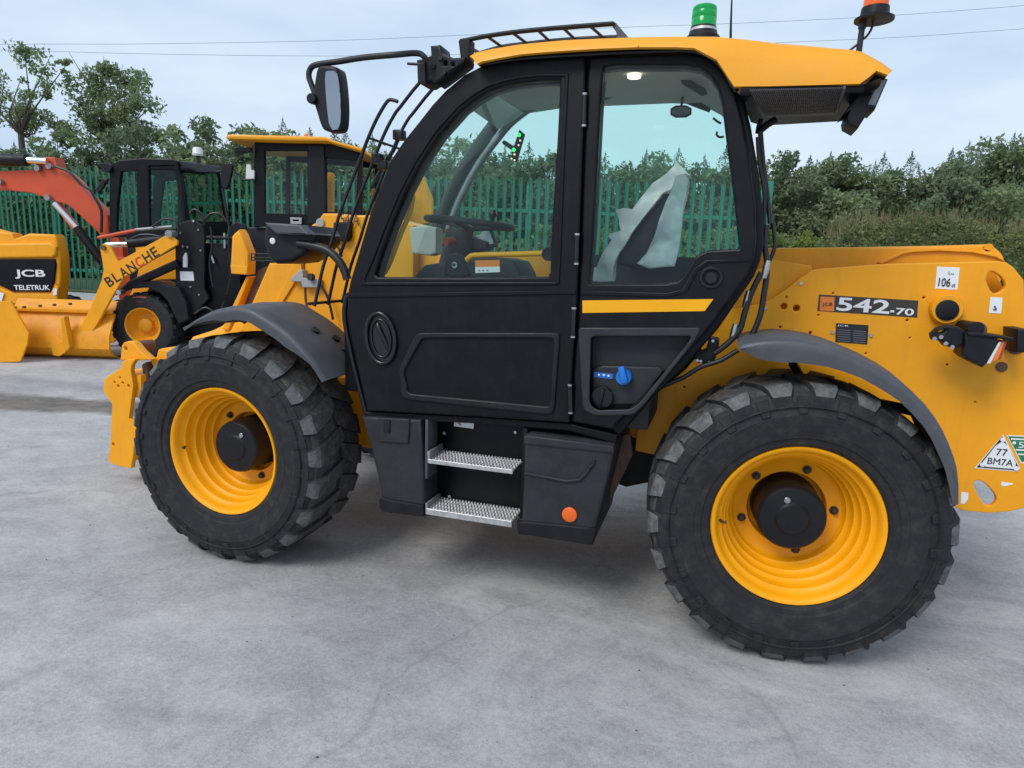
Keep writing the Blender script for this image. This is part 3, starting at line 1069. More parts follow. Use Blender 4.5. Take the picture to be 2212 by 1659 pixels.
for i in range(6):
    v = 618 + i * 13
    plate('print_line', pd_.poly('W2', [(1108, v), (1185, v + 5), (1185, v + 8), (1108, v + 3)]), PY(PP - .0045), .0012, 'grey_print', pid, 0)
    plate('print_line', pd_.poly('W2', [(1200, v + 6), (1275, v + 11), (1275, v + 14), (1200, v + 9)]), PY(PP - .0045), .0012, 'grey_print', pid, 0)
for q in ((1080, 634), (1306, 652)):
    disc('rivet', pp.px('W2', q, .003), .008, .005, 'steel', TH, 12)
for q in ((892, 346), (680, 494)):
    disc('rivet', pp.px('W2', q), .008, .008, 'steel', TH, 10)
# triangular registration disc and green disc
tri = plate('triangle_sticker', pd_.poly('V6', [(668, 992), (793, 1242), (770, 1265), (458, 1240)]), pd_, .0025, 'white_print', TH, 0)
plate('triangle_border', pd_.poly('V6', [(662, 1004), (786, 1240), (766, 1256), (474, 1232)]), PY(PP - .0035), .002, 'black_print', tri, 0)
plate('triangle_field', pd_.poly('V6', [(662, 1040), (700, 1075), (760, 1200), (755, 1246), (540, 1228), (500, 1214), (610, 1075)]), PY(PP - .0045), .002, 'white_print', tri, 0)
text_on('lettering', '77', pd_, pd_.ab('V6', (612, 1143)), pd_.ab('V6', (695, 1149)), .030, 'black_print', tri, .0048)
text_on('lettering', 'BM7A', pd_, pd_.ab('V6', (548, 1206)), pd_.ab('V6', (735, 1226)), .029, 'black_print', tri, .0048)
for q in ((664, 1028), (513, 1212), (762, 1240)):
    disc('sticker_dot', pd_.px('V6', q, .0045), .010, .0012, 'white_print', tri, 14)
gst = plate('green_sticker', pd_.poly('V6', [(694, 996), (850, 1003), (850, 1205), (800, 1205)]), pd_, .0022, 'white_print', TH, 0)
plate('sticker_field', pd_.poly('V6', [(704, 1004), (846, 1010), (846, 1180), (805, 1195)]), PY(PP - .0032), .002, 'green_print', gst, 0)
text_on('lettering', '5', pd_, pd_.ab('V6', (776, 1088)), pd_.ab('V6', (816, 1090)), .026, 'white_print', gst, .0042)
for a_, c_, e_ in ((722, 1018, 842), (758, 1098, 842), (775, 1130, 842)):
    plate('print_line', pd_.poly('V6', [(a_, c_), (e_, c_ + 4), (e_, c_ + 14), (a_ + 3, c_ + 11)]), PY(PP - .0045), .0012, 'white_print', gst, 0)
disc('sticker_dot', pd_.px('V6', (747, 1052), .0035), .007, .0012, 'white_print', gst, 14)
plate('torn_label', pd_.poly('V6', [(655, 1340), (742, 1352), (738, 1360), (690, 1372), (655, 1372)]), pd_, .001, 'white_print', TH, 0)
plate('torn_label', pd_.poly('V6', [(360, 1415), (412, 1422), (408, 1470), (380, 1505), (355, 1500)]), pd_, .001, 'white_print', TH, 0)
# rear light on its bracket
pr = PY(.40)
lp = plate('tail_lamp', pr.poly('V6', [(385, 245), (630, 270), (640, 310), (550, 470), (520, 500), (400, 440), (360, 405), (385, 330)]), pr, .12, 'black_plastic', TH, .01)
plate('lamp_lens', pr.poly('V6', [(640, 312), (662, 310), (580, 470), (548, 472)]), PY(.405), .09, 'lens_white', lp, .003)
plate('lamp_lens', pr.poly('V6', [(660, 308), (690, 308), (640, 440), (580, 470)]), PY(.41), .09, 'lens_amber', lp, .003)
plate('lamp_lens', pr.poly('V6', [(690, 306), (710, 310), (665, 440), (640, 445)]), PY(.415), .09, 'lens_red', lp, .003)
plate('lamp_hood', pr.poly('V6', [(400, 240), (460, 235), (740, 278), (735, 300), (640, 285), (400, 262)]), PY(.39), .15, 'black_plastic', lp, .006)
plate('lamp_bracket', pr.poly('V6', [(150, 255), (200, 210), (270, 192), (350, 200), (400, 230), (395, 330), (330, 365), (250, 345), (215, 305), (160, 300)]), PY(.42), .05, 'black_plastic', lp, .008, [smooth_poly(pr.poly('V6', [(200, 235), (262, 212), (250, 240), (215, 252)]), 1)])
for q in ((207, 272), (160, 285), (243, 320), (290, 346)):
    disc('bracket_bolt', PY(.418).px('V6', q), .009, .008, 'steel', lp, 10)
tube('lamp_arm', [PY(.43).px('V6', (470, 215)), (PY(.43).px('V6', (470, 230)).x, .62, PY(.43).px('V6', (470, 225)).z)], .03, 'black_plastic', lp, 14)
for q, r in (((762, 340), .035), ((655, 493), .022), ((475, 222), .036)):
    disc('plate_hole_plug', pp.px('V6', q), r, .006, 'rust', TH, 20)
plate('rear_lamp_cluster', pr.poly('V6', [(812, 225), (900, 225), (900, 400), (805, 400)]), PY(.45), .2, 'black_plastic', TH, .008)
# ================================================================== CAB of the telehandler
CY = .10
LOW = PY(CY)                    # lower cab side
UPP = PT(CY, 1.5, .06)          # upper cab side leans in a little
# side structure behind the door: outer silhouette with door and window openings
outer_d = [(788, 893), (765, 790), (747, 698), (744, 640), (750, 609), (764, 560), (795, 455), (839, 342), (868, 300), (901, 258), (930, 220), (958, 190), (1000, 156), (1031, 138), (1080, 130), (1126, 124), (1263, 116), (1404, 109), (1498, 105), (1537, 118), (1568, 150), (1586, 186),
           (1607, 199), (1623, 265), (1638, 351), (1650, 448), (1651, 526), (1644, 560), (1630, 596), (1550, 712), (1477, 796), (1404, 866), (1332, 950), (1318, 934), (1229, 917), (1024, 904)]
door_glass_d = [(1209, 172), (1206, 250), (1203, 308), (1197, 400), (1191, 493), (1188, 589), (1183, 597), (1000, 599), (815, 598), (809, 592), (819, 560), (843, 492), (873, 420), (908, 352), (949, 290), (997, 236), (1030, 211), (1058, 195), (1090, 184), (1127, 177), (1165, 173)]
rear_glass_d = [(1304, 143), (1330, 139), (1480, 139), (1514, 145), (1535, 160), (1550, 183), (1560, 218), (1572, 320), (1584, 409), (1597, 530), (1594, 537), (1530, 540), (1512, 547), (1499, 557), (1478, 592), (1464, 607), (1440, 612), (1380, 613), (1275, 613), (1272, 607), (1280, 527), (1291, 342), (1297, 222)]


def cabpoly(pts):
    """outline points: below the waist on the LOW plane, above on the leaning plane, in shared (x, b) coordinates"""
    return UPP.poly('D', pts)


recess = LOW.poly('D', [(1276, 722), (1500, 722), (1488, 740), (1385, 868), (1365, 882), (1290, 884), (1272, 870)])
side = plate('cab_side_frame', cabpoly(outer_d), UPP.back(.045), .055, 'black_paint', TH, .012, [cabpoly(door_glass_d), cabpoly(rear_glass_d), recess], 2)
# door, proud of the frame: frame round the window and the lower skin are one door leaf
door_out = [(1266, 123), (1263, 200), (1256, 400), (1247, 640), (1236, 800), (1230, 914), (1024, 900), (792, 888), (770, 790), (752, 698), (749, 640), (756, 606), (770, 560), (800, 457), (843, 346), (872, 303), (905, 262), (934, 225), (962, 195), (1003, 161), (1036, 144), (1084, 135), (1130, 129), (1200, 126)]
door = plate('door', cabpoly(door_out), UPP, .045, 'black_paint', TH, .010, [cabpoly(door_glass_d)], 2)
# ridge round the door window and waist moulding
ridge_o = [(1229, 158), (1222, 300), (1212, 560), (1209, 612), (1203, 616), (782, 617), (780, 610), (800, 560), (826, 492), (858, 416), (894, 346), (936, 282), (986, 226), (1020, 200), (1050, 183), (1084, 171), (1126, 163), (1165, 159)]
ridge_i = [(1221, 166), (1214, 300), (1204, 560), (1201, 606), (1197, 609), (792, 610), (789, 604), (808, 560), (833, 494), (864, 419), (900, 350), (942, 287), (991, 232), (1025, 206), (1054, 189), (1087, 178), (1127, 170), (1165, 166)]
plate('window_moulding', cabpoly(ridge_o), UPP.back(-.007), .012, 'black_paint', door, .0045, [cabpoly(ridge_i)], 2)
plate('waist_moulding', cabpoly([(752, 634), (1243, 627), (1243, 636), (752, 643)]), UPP.back(-.008), .014, 'black_paint', door, .004)
plate('door_window', cabpoly([(1214, 166), (1196, 500), (1192, 604), (800, 606), (812, 560), (838, 490), (868, 417), (903, 348), (945, 286), (993, 231), (1027, 206), (1056, 190), (1090, 179), (1127, 172), (1165, 168)]), UPP.back(.020), .006, 'cab_glass', door, 0)
emb_o = round_poly(LOW.poly('W1', [(745, 752), (1640, 752), (1650, 780), (1622, 1240), (1600, 1268), (690, 1172), (655, 1135), (662, 1090), (640, 990)]), .035)
emb_i = round_poly(LOW.poly('W1', [(785, 790), (1600, 790), (1612, 805), (1590, 1205), (1575, 1212), (718, 1132), (700, 1115), (700, 1080), (672, 1005)]), .025)
plate('door_pressing', emb_o, UPP.back(-.013), .021, 'black_plastic', door, .009, [emb_i], 3)
hc = LOW.ab('W1', (525, 790))
ring('handle_surround', UPP.back(.0), hc, .084, .128, .020, .020, 'black_gloss', door, ang=.18)
ring('handle_rim', UPP.back(.0), hc, .056, .095, .012, .012, 'black_gloss', door, ang=.18)
plate('handle_recess', oval(hc, .066, .110, 28, .18), UPP.back(-.003), .008, 'black_trim', door, .002)
tube('door_handle', [LOW.px('W1', q, c) for q, c in (((500, 690), .004), ((508, 720), .02), ((545, 800), .022), ((575, 870), .016), ((590, 890), .004))], .011, 'black_trim', door, 8, 3)
# rear quarter panel
quart = [(1272, 123), (1268, 210), (1261, 400), (1252, 640), (1241, 800), (1236, 912), (1322, 928), (1400, 850), (1470, 780), (1540, 698), (1618, 590), (1630, 555), (1634, 520), (1633, 448), (1621, 351), (1606, 265), (1590, 205), (1578, 178), (1560, 150), (1530, 124), (1495, 114), (1404, 118)]
recess = LOW.poly('D', [(1276, 722), (1500, 722), (1488, 740), (1385, 868), (1365, 882), (1290, 884), (1272, 870)])
qp = plate('quarter_panel', cabpoly(quart), UPP, .045, 'black_paint', TH, .010, [cabpoly(rear_glass_d), recess], 2)
plate('quarter_window', cabpoly([(1298, 136), (1480, 133), (1520, 140), (1540, 156), (1556, 181), (1566, 216), (1578, 320), (1590, 409), (1603, 535), (1530, 548), (1508, 560), (1484, 600), (1466, 614), (1268, 620), (1276, 500)]), UPP.back(.018), .006, 'cab_glass', qp, 0)
plate('filler_recess', [(a, b_) for a, b_ in LOW.poly('D', [(1262, 700), (1520, 700), (1510, 720), (1400, 880), (1375, 900), (1262, 900)])], PY(.165), .02, 'charcoal_plastic', qp, .003)
plate('filler_shelf', LOW.poly('D', [(1276, 800), (1300, 792), (1420, 795), (1432, 803), (1388, 862), (1370, 878), (1290, 880), (1276, 866)]), PY(.135), .06, 'charcoal_plastic', qp, .008)
plate('filler_frame', round_poly(LOW.poly('D', [(1250, 706), (1516, 706), (1500, 736), (1392, 872), (1370, 892), (1288, 894), (1262, 880)]), .02), UPP.back(-.006), .014, 'charcoal_plastic', qp, .005, [round_poly(LOW.poly('D', [(1278, 724), (1496, 724), (1484, 742), (1384, 866), (1364, 880), (1292, 882), (1276, 868)]), .02)])
plate('yellow_stripe', UPP.back(-.003).poly('D', [(1258, 649), (1541, 646), (1522, 672), (1258, 676)]), UPP.back(-.003), .003, 'yellow_rail', qp, 0)
plate('panel_ridge', cabpoly([(1255, 628), (1440, 633), (1474, 626), (1500, 580), (1526, 562), (1622, 559), (1622, 565), (1530, 569), (1508, 586), (1482, 632), (1444, 642), (1255, 637)]), UPP.back(-.006), .01, 'black_paint', qp, .003)
cc = UPP.ab('W2', (362, 312))
ring('vent_ring', UPP, cc, .046, .044, .013, .008, 'black_plastic', qp)
disc('vent_knob', UPP.px('W2', (362, 312)), .024, .018, 'black_trim', qp, 24)
c = PY(.135).px('W1', (1912, 1165))
fc = disc('filler_cap', c, .050, .025, 'black_gloss', qp, 28)
box('cap_grip', (c.x - .007, c.y - .040, c.z - .042), (c.x + .007, c.y - .024, c.z + .042), 'black_plastic', fc, .003, Matrix.Rotation(.15, 3, 'Y'))
c = PY(.135).px('W1', (2050, 1035))
bc = disc('blue_filler_cap', c, .034, .035, 'blue_cap', qp, 18)
box('cap_grip', (c.x - .014, c.y - .060, c.z - .022), (c.x + .014, c.y - .030, c.z + .050), 'blue_cap', bc, .006, Matrix.Rotation(-.3, 3, 'Y'))
plate('blue_label', PY(.133).poly('W1', [(1858, 1008), (1978, 1020), (1976, 1052), (1858, 1040)]), PY(.133), .002, 'blue_cap', qp, 0)
for q in ((1890, 1026), (1920, 1028), (1950, 1032)):
    disc('label_dot', PY(.131).px('W1', q), .005, .001, 'white_print', qp, 8)
# hinges
for k, a, c_ in (('Z3', (1803, 600), (1798, 800)), ('W1', (1756, 140), (1750, 325)), ('W1', (1735, 605), (1729, 785)), ('W1', (1710, 1088), (1714, 1262))):
    p1, p2 = UPP.px(k, a, .012), UPP.px(k, c_, .012)
    h_ = tube('hinge', [p1, p1.lerp(p2, .98)], .011, 'black_trim', door, 10)
    for q in (p1, p2):
        tube('hinge_pin', [q + Vector((0, 0, -.004)), q + Vector((0, 0, .004))], .0118, 'steel', h_, 10)
# front corner pillar edge and windscreen
tube('pillar_trim', [LOW.px('D', q, -.02) for q in ((744, 640), (740, 690), (760, 790), (786, 890))], .013, 'black_trim', TH, 8, 3)
# windscreen: curved sheet between the two front pillars
fr_curve = [(LOW.px('D', q).x + .02, LOW.px('D', q).z) for q in ((752, 640), (752, 609), (766, 560), (797, 455), (841, 342), (870, 300), (903, 258), (932, 220), (960, 190), (1002, 156))]
bm = bmesh.new()
pv_ = []
for (x, z) in fr_curve:
    pv_.append([bm.verts.new((x + .01, .15, z)), bm.verts.new((x - .015, .55, z)), bm.verts.new((x + .01, .98, z))])
for a, c_ in zip(pv_, pv_[1:]):
    for j in range(2):
        bm.faces.new((a[j], a[j + 1], c_[j + 1], c_[j]))
from_bm('windscreen', bm, 'screen_glass', TH, 60)
# far side of the cab
FY = PY(.98)
far = [(948, 500), (965, 440), (1010, 352), (1056, 285), (1092, 244), (1143, 212), (1208, 197), (1300, 190), (1420, 188)]
tube('far_pillar', [FY.px('D', q) for q in far] + [(2.25, .98, 2.42)], .036, 'interior_dark', TH, 10, 4)
tube('far_pillar_trim', [PY(.94).px('D', q) for q in ((968, 500), (990, 440), (1030, 362), (1078, 295), (1114, 256), (1160, 226), (1212, 212), (1300, 206))], .022, 'dull_metal', TH, 8, 4)
tube('rear_pillar', [FY.px('D', (1618, 545)), FY.px('D', (1612, 400)), FY.px('D', (1596, 250))], .03, 'interior_dark', TH, 8)
tube('rear_pillar', [UPP.px('D', (1626, 560), -.10), UPP.px('D', (1622, 400), -.10), UPP.px('D', (1598, 230), -.10)], .03, 'black_paint', TH, 8, 3)
box('far_waist_panel', (.78, .955, .9), (2.45, 1.0, 1.50), 'black_paint', TH, .01)
FW = PY(1.0)
plate('far_window', [FY.ab('D', q) for q in ((948, 510), (965, 440), (1010, 352), (1056, 285), (1092, 244), (1143, 212), (1208, 197), (1620, 185), (1640, 560))], PY(1.0), .005, 'far_glass', TH, 0)
box('rear_window', (2.40, .40, 1.52), (2.405, .95, 2.2), 'far_glass', TH, 0)
box('far_side_trim', (1.52, .93, 1.3), (2.47, .952, 1.665), 'interior_dark', TH, .01)
box('cab_tub', (.80, .20, .90), (2.12, .95, 1.30), 'interior_dark', TH, .01)
box('front_tub', (.62, .16, .95), (.82, .98, 1.44), 'black_paint', TH, .02)
# lining of the roof
bm = bmesh.new()
lin = [(1.12, 2.33), (1.25, 2.405), (1.5, 2.432), (2.05, 2.436), (2.20, 2.425), (2.30, 2.37), (2.38, 2.28)]
for y0, y1 in ((.20, .98),):
    r1 = [bm.verts.new((x, y0, z)) for x, z in lin]
    r2 = [bm.verts.new((x, (y0 + y1) / 2, z + .012)) for x, z in lin]
    r3 = [bm.verts.new((x, y1, z)) for x, z in lin]
    for a, c_ in ((r1, r2), (r2, r3)):
        for k in range(len(lin) - 1):
            bm.faces.new((a[k], a[k + 1], c_[k + 1], c_[k]))
hd = from_bm('headliner', bm, 'interior_grey', TH, 50)
c = Vector((1.93, .42, 2.437))
disc('ceiling_lamp', c, .030, .012, 'lamp_lit', hd, 20, (0, 0, -1))
plate('roof_vent_slot', PY(.55).poly('V4', [(725, 195), (760, 185), (900, 265), (915, 300), (880, 315), (740, 230)]), PY(.55), .02, 'interior_dark', hd, .003)
plate('roof_pod', PY(.85).poly('V4', [(80, 215), (170, 215), (300, 255), (370, 310), (300, 335), (100, 350)]), PY(.80), .12, 'interior_dark', hd, .02)
plate('visor', PY(.8).poly('Z3', [(1310, 590), (1400, 540), (1640, 520), (1640, 600), (1440, 640), (1330, 640)]), PY(.7), .10, 'interior_dark', hd, .01)
# interior mirror
im = plate('interior_mirror', smooth_poly(PY(.8).poly('V4', [(660, 382), (806, 380), (804, 462), (658, 466)]), 1), PY(.8), .02, 'interior_dark', TH, .004)
plate('mirror_face', smooth_poly(PY(.8).poly('V4', [(672, 396), (794, 392), (792, 450), (670, 456)]), 1), PY(.797), .002, 'grey_print', im, 0)
tube('mirror_stalk', [(PY(.8).px('V4', (735, 382)).x, .81, PY(.8).px('V4', (735, 382)).z), (PY(.8).px('V4', (735, 380)).x, .85, 2.44)], .006, 'hose', im, 6)
tube('coat_hook', [PY(.9).px('V4', q) for q in ((1030, 600), (1000, 602), (980, 588), (982, 565))], .006, 'hose', TH, 6, 3)
tube('coat_hook', [PY(.9).px('V4', q) for q in ((955, 470), (985, 495), (1010, 508))], .006, 'hose', TH, 6, 3)
# indicator display on far pillar
dsp = plate('load_display', PY(.80).poly('Z3', [(1385, 818), (1415, 845), (1365, 1020), (1330, 1010), (1345, 940)]), PY(.80), .03, 'black_trim', TH, .004)
for q, r, mt_ in (((1385, 853), .010, 'led_green'), ((1352, 947), .010, 'led_green'), ((1392, 888), .005, 'led_warm'), ((1382, 918), .005, 'led_warm'), ((1356, 976), .006, 'led_warm'), ((1338, 1003), .005, 'led_warm'), ((1356, 1012), .005, 'led_warm')):
    disc('display_light', PY(.799).px('Z3', q), r, .004, mt_, dsp, 10)
tube('display_arm', [PY(.82).px('Z3', (1365, 950)), FY.px('Z3', (1290, 900))], .012, 'interior_dark', dsp, 6)
# steering
SW = PY(.55)
c = (SW.px('V3', (650, 715)) + SW.px('V3', (1590, 775))) / 2
rad = (SW.px('V3', (1590, 775)) - SW.px('V3', (650, 715))).length / 2
bm = bmesh.new()
tl = Matrix.Rotation(.075, 3, 'Y') @ Matrix.Rotation(-.02, 3, 'X')
pts = [c + tl @ Vector((rad * math.cos(a), rad * math.sin(a), 0)) for a in [2 * math.pi * k / 32 for k in range(33)]]
tube_bm(bm, pts, .016, 8, False)
for a in (.6, 2.7, 4.7):
    tube_bm(bm, [c + Vector((0, 0, -.03)), c + tl @ Vector((rad * math.cos(a), rad * math.sin(a), 0))], .012, 6)
sw = from_bm('steering_wheel', bm, 'interior_dark', TH, 60)
sc_ = PY(.42).px('V3', (1390, 640))
tube('spinner_knob', [PY(.42).px('V3', (1385, 720)), PY(.42).px('V3', (1388, 680)), PY(.42).px('V3', (1392, 640)), PY(.42).px('V3', (1395, 590))], [.008, .012, .021, .012], 'black_trim', sw, 10)
tube('steering_column', [c + Vector((0, 0, -.01)), c + Vector((-.03, 0, -.06)), c + Vector((-.06, .02, -.14)), (c.x - .18, c.y + .02, 1.2)], [.03, .05, .085, .10], 'column_brown', TH, 12)
tube('control_stalk', [c + Vector((-.05, -.08, -.09)), c + Vector((-.075, -.13, -.10))], [.018, .022], 'excavator_orange', TH, 10)
plate('dash_screen', PY(.62).poly('V3', [(1180, 895), (1240, 880), (1280, 825), (1345, 820), (1400, 985), (1300, 1010), (1250, 960)]), PY(.62), .02, 'lens_white', TH, .003)
plate('dash_screen_case', PY(.62).poly('V3', [(1345, 815), (1370, 812), (1440, 1020), (1300, 1050), (1300, 1015), (1410, 990)]), PY(.615), .03, 'interior_dark', TH, .004)
plate('dashboard', PY(.72).poly('V3', [(400, 800), (560, 770), (720, 800), (720, 1100), (640, 1130), (430, 1100)]), PY(.72), .1, 'interior_grey', TH, .01)
plate('column_shroud', PY(.5).poly('V3', [(740, 800), (900, 800), (960, 860), (1250, 960), (1250, 1060), (1000, 1090), (900, 1360), (660, 1360), (730, 1100)]), PY(.58), .14, 'column_brown', TH, .02)
# grab rails and door furniture
tube('grab_rail', [PY(.26).px('V3', q) for q in ((390, 350), (440, 420), (440, 480), (400, 650), (300, 880), (200, 1150), (130, 1300), (80, 1345), (0, 1340))], .013, 'yellow_rail', TH, 8, 4)
rl = tube('grab_rail', [PY(.19).px('V3', q) for q in ((1070, 1190), (1110, 1150), (1180, 1125), (1500, 1115), (1830, 1105), (2060, 1098))], .0125, 'yellow_rail', door, 8, 4)
plate('latch_housing', smooth_poly(PY(.17).poly('V3', [(830, 1390), (830, 1240), (870, 1140), (940, 1090), (1010, 1110), (1070, 1200), (1110, 1330), (1110, 1390)]), 1), PY(.155), .04, 'black_plastic', door, .008)
c = PY(.152).px('V3', (945, 1240))
disc('latch_button', c, .014, .008, 'steel', door, 20)
disc('latch_core', c + Vector((-.002, -.009, .001)), .008, .004, 'black_trim', door, 14)
ws = plate('warning_sticker', PY(.15).poly('V3', [(1180, 1185), (1468, 1180), (1472, 1322), (1184, 1334)]), PY(.15), .002, 'white_print', door, 0)
plate('sticker_header', PY(.149).poly('V3', [(1180, 1185), (1468, 1180), (1470, 1255), (1182, 1262)]), PY(.149), .002, 'orange_print', ws, 0)
for q in (1230, 1276, 1326):
    disc('sticker_dot', PY(.148).px('V3', (q, 1303)), .004, .001, 'grey_print', ws, 8)
disc('rail_knob', PY(.165).px('V3', (2060, 1110)), .030, .03, 'black_plastic', door, 18)
plate('side_console', PY(.35).poly('V3', [(480, 1330), (560, 1240), (820, 1200), (1100, 1150), (1450, 1150), (1620, 1190), (1700, 1340), (1720, 1420), (400, 1420)]), PY(.36), .3, 'interior_dark', TH, .02)
box('control_pod', (1.42, .40, 1.30), (1.62, .58, 1.50), 'interior_dark', TH, .02)
# ---- seat
ST = PY(.47)
stp = ST.poly('V4', [(575, 985), (610, 975), (645, 990), (640, 1060), (610, 1180), (520, 1380), (450, 1490), (380, 1510), (280, 1470), (310, 1380), (470, 1150)])
seat = plate('seat_back', stp, ST, .46, 'seat_fabric', TH, .035, (), 3)
sx = ST.ab('V4', (300, 1500))
box('seat_cushion', (sx[0] - .34, .46, 1.28), (sx[0] + .16, .94, 1.45), 'seat_fabric', seat, .04, None, 3)

# ---- roof
prof_top = [(1026, 127), (1038, 119), (1075, 110.5), (1126, 102), (1180, 96.5), (1229, 92), (1300, 89), (1379, 86.5), (1460, 85), (1545, 85.5), (1610, 88.5), (1681, 93), (1740, 98), (1798, 104), (1838, 107.5), (1857, 111), (1878, 126), (1900, 144), (1919, 160)]
prof_bot = [(1030, 139), (1040, 134), (1080, 126), (1126, 118), (1180, 113.5), (1229, 110), (1300, 106), (1379, 103), (1460, 103), (1500, 105), (1548, 130), (1586, 188), (1660, 187.5), (1760, 185), (1840, 182.5), (1857, 182), (1874, 170), (1893, 154), (1917, 163)]
RT, RB = PY(.19), PY(.085)
bm = bmesh.new()
secs = []
for a, c_ in zip(prof_top, prof_bot):
    pt, pb_ = RT.px('D', a), RB.px('D', c_)
    xm, yo = pb_.x, .085
    h = max(pt.z - pb_.z, .012)
    xt = pt.x
    row = [(xm, yo + .02, pb_.z), (xm, yo, pb_.z + .002), (xm * .5 + xt * .5, yo + .012, pb_.z + h * .55), (xt, yo + .04, pb_.z + h * .85), (xt, yo + .09, pb_.z + h * .97), (xt, yo + .2, pb_.z + h * 1.02 + .004)]
    row += [(xt, .57, pb_.z + h + .03)]
    zc = max(pb_.z, 2.46)
    row += [(x, 1.14 - y, max(z, min(zc, pt.z - .004))) for x, y, z in row[-2::-1]]
    secs.append([bm.verts.new(q) for q in row])
for a, c_ in zip(secs, secs[1:]):
    for k in range(len(a) - 1):
        bm.faces.new((a[k], a[k + 1], c_[k + 1], c_[k]))
bm.faces.new(secs[0])
bm.faces.new(secs[-1][::-1])
roof = from_bm('roof', bm, 'yellow_roof', TH, 42)
# dark joint line between front and rear roof mouldings
tube('roof_joint', [RB.px('D', (1379, 101), .0), RT.px('D', (1380, 92), .05), RT.px('D', (1381, 86), .02)], .004, 'yellow_old', roof, 5)
# inner edge seal along the roof
tube('roof_seal', [UPP.px('D', q, -.01) for q in ((1036, 138), (1126, 124), (1263, 115), (1404, 109), (1480, 107), (1525, 117), (1560, 145), (1580, 182), (1592, 196))], .012, 'black_trim', TH, 8, 3)
# filter grille and dark pan: the underside of the rear overhang, seen from below
zu = RB.px('D', (1740, 186)).z + .004
UN = Plane((0, 0, zu), (1, 0, 0), (0, 1, 0))
GB = PY(.12)
gb = plate('roof_rear_pan', UN.poly('Z4', [(640, 485), (1330, 465), (1420, 430), (1215, 632), (1000, 645), (760, 660), (700, 640)]), UN, .03, 'black_paint', TH, .004)
UN2 = UN.back(.034)
fp = UN2.poly('Z4', [(690, 498), (1214, 484), (1165, 626), (770, 645), (730, 600)])
plate('filter_panel', fp, UN2, .008, 'black_print', gb, .002)
bm = bmesh.new()
UN3 = UN.back(.046)
for i in range(43):
    f_ = i / 42
    tube_bm(bm, [UN3.px('Z4', (695 + 517 * f_, 498 - 14 * f_)), UN3.px('Z4', (775 + 388 * f_, 643 - 18 * f_))], .0024, 4)
for i in range(9):
    f_ = (i + .5) / 9
    tube_bm(bm, [UN3.px('Z4', (695 + 80 * f_, 498 + 145 * f_)), UN3.px('Z4', (1212 - 48 * f_, 484 + 142 * f_))], .002, 4)
from_bm('filter_mesh', bm, 'grey_plastic', gb, 0)
tube('filter_edge', [UN3.px('Z4', (1216, 484)), UN3.px('Z4', (1168, 626))], .006, 'grey_plastic', gb, 6)
rl = plate('rear_work_lamp', GB.poly('Z4', [(1400, 398), (1470, 425), (1395, 600), (1370, 592), (1300, 705), (1245, 675), (1240, 640), (1255, 605), (1215, 630), (1330, 470)]), PY(.15), .16, 'black_plastic', TH, .008)
plate('lamp_face', GB.poly('Z4', [(1420, 430), (1458, 432), (1395, 575), (1355, 570)]), PY(.147), .01, 'grey_print', rl, .002)
tube('box_stay', [PY(.3).px('Z4', q) for q in ((840, 660), (790, 690), (735, 735))], .014, 'black_paint', TH, 8)
tube('box_stay', [PY(.3).px('Z4', q) for q in ((755, 660), (742, 700), (735, 740))], .010, 'black_paint', TH, 8)
# ---- hoses down the back of the cab
for i, (pts, r, Y) in enumerate((
        (('W2', ((690, 0), (680, 120), (690, 200), (690, 300), (672, 420), (650, 540), (600, 660), (570, 705))), .012, .20),
        (('W2', ((718, -60), (735, 60), (735, 140), (700, 230))), .008, .24),
        (('W2', ((660, 280), (600, 400), (560, 520), (530, 620), (460, 700), (380, 760))), .012, .18),
        (('W2', ((520, 740), (420, 800), (300, 840), (200, 900), (80, 950))), .010, .17),
        (('Z4', ((750, 730), (765, 900), (785, 1050), (800, 1180), (805, 1240))), .010, .22),
        (('Z4', ((735, 760), (745, 900), (772, 1060), (770, 1300))), .008, .2))):
    tube('hose', [PY(Y).px(pts[0], q) for q in pts[1]], r, 'hose', TH, 8, 4)
for q in ((686, 262), (575, 440), (497, 635)):
    p = PY(.185).px('W2', q)
    tube('hose_fitting', [p + Vector((.004, 0, .035)), p, p + Vector((-.006, 0, -.035))], [.012, .015, .012], 'steel', TH, 8)
plate('valve_box', PY(.2).poly('W2', [(350, 665), (410, 680), (405, 740), (370, 830), (270, 815), (260, 770), (330, 740)]), PY(.2), .1, 'black_plastic', TH, .008)
for q in ((372, 685), (318, 700), (280, 800), (350, 812), (300, 805)):
    disc('box_bolt', PY(.198).px('W2', q), .007, .008, 'steel', TH, 8)
# ---- battery box, steps, tank
BX = PY(.06)
bb = plate('battery_box', BX.poly('V5', [(75, 125), (205, 128), (515, 150), (530, 480), (545, 860), (480, 855), (235, 825), (225, 740), (215, 660), (150, 380)]), PY(.07), .5, 'charcoal_plastic', TH, .015, (), 2)
plate('box_skirt', BX.poly('V5', [(212, 735), (235, 715), (300, 735), (540, 775), (545, 862), (480, 857), (235, 826), (215, 790)]), PY(.058), .04, 'black_plastic', bb, .008)
plate('box_lid', round_poly(BX.poly('V5', [(200, 128), (440, 140), (430, 322), (210, 308)]), .012), PY(.058), .02, 'charcoal_plastic', bb, .006)
plate('lid_latch', BX.poly('V5', [(250, 145), (300, 150), (298, 240), (250, 235)]), PY(.05), .014, 'black_trim', bb, .004)
S1 = PY(.055)


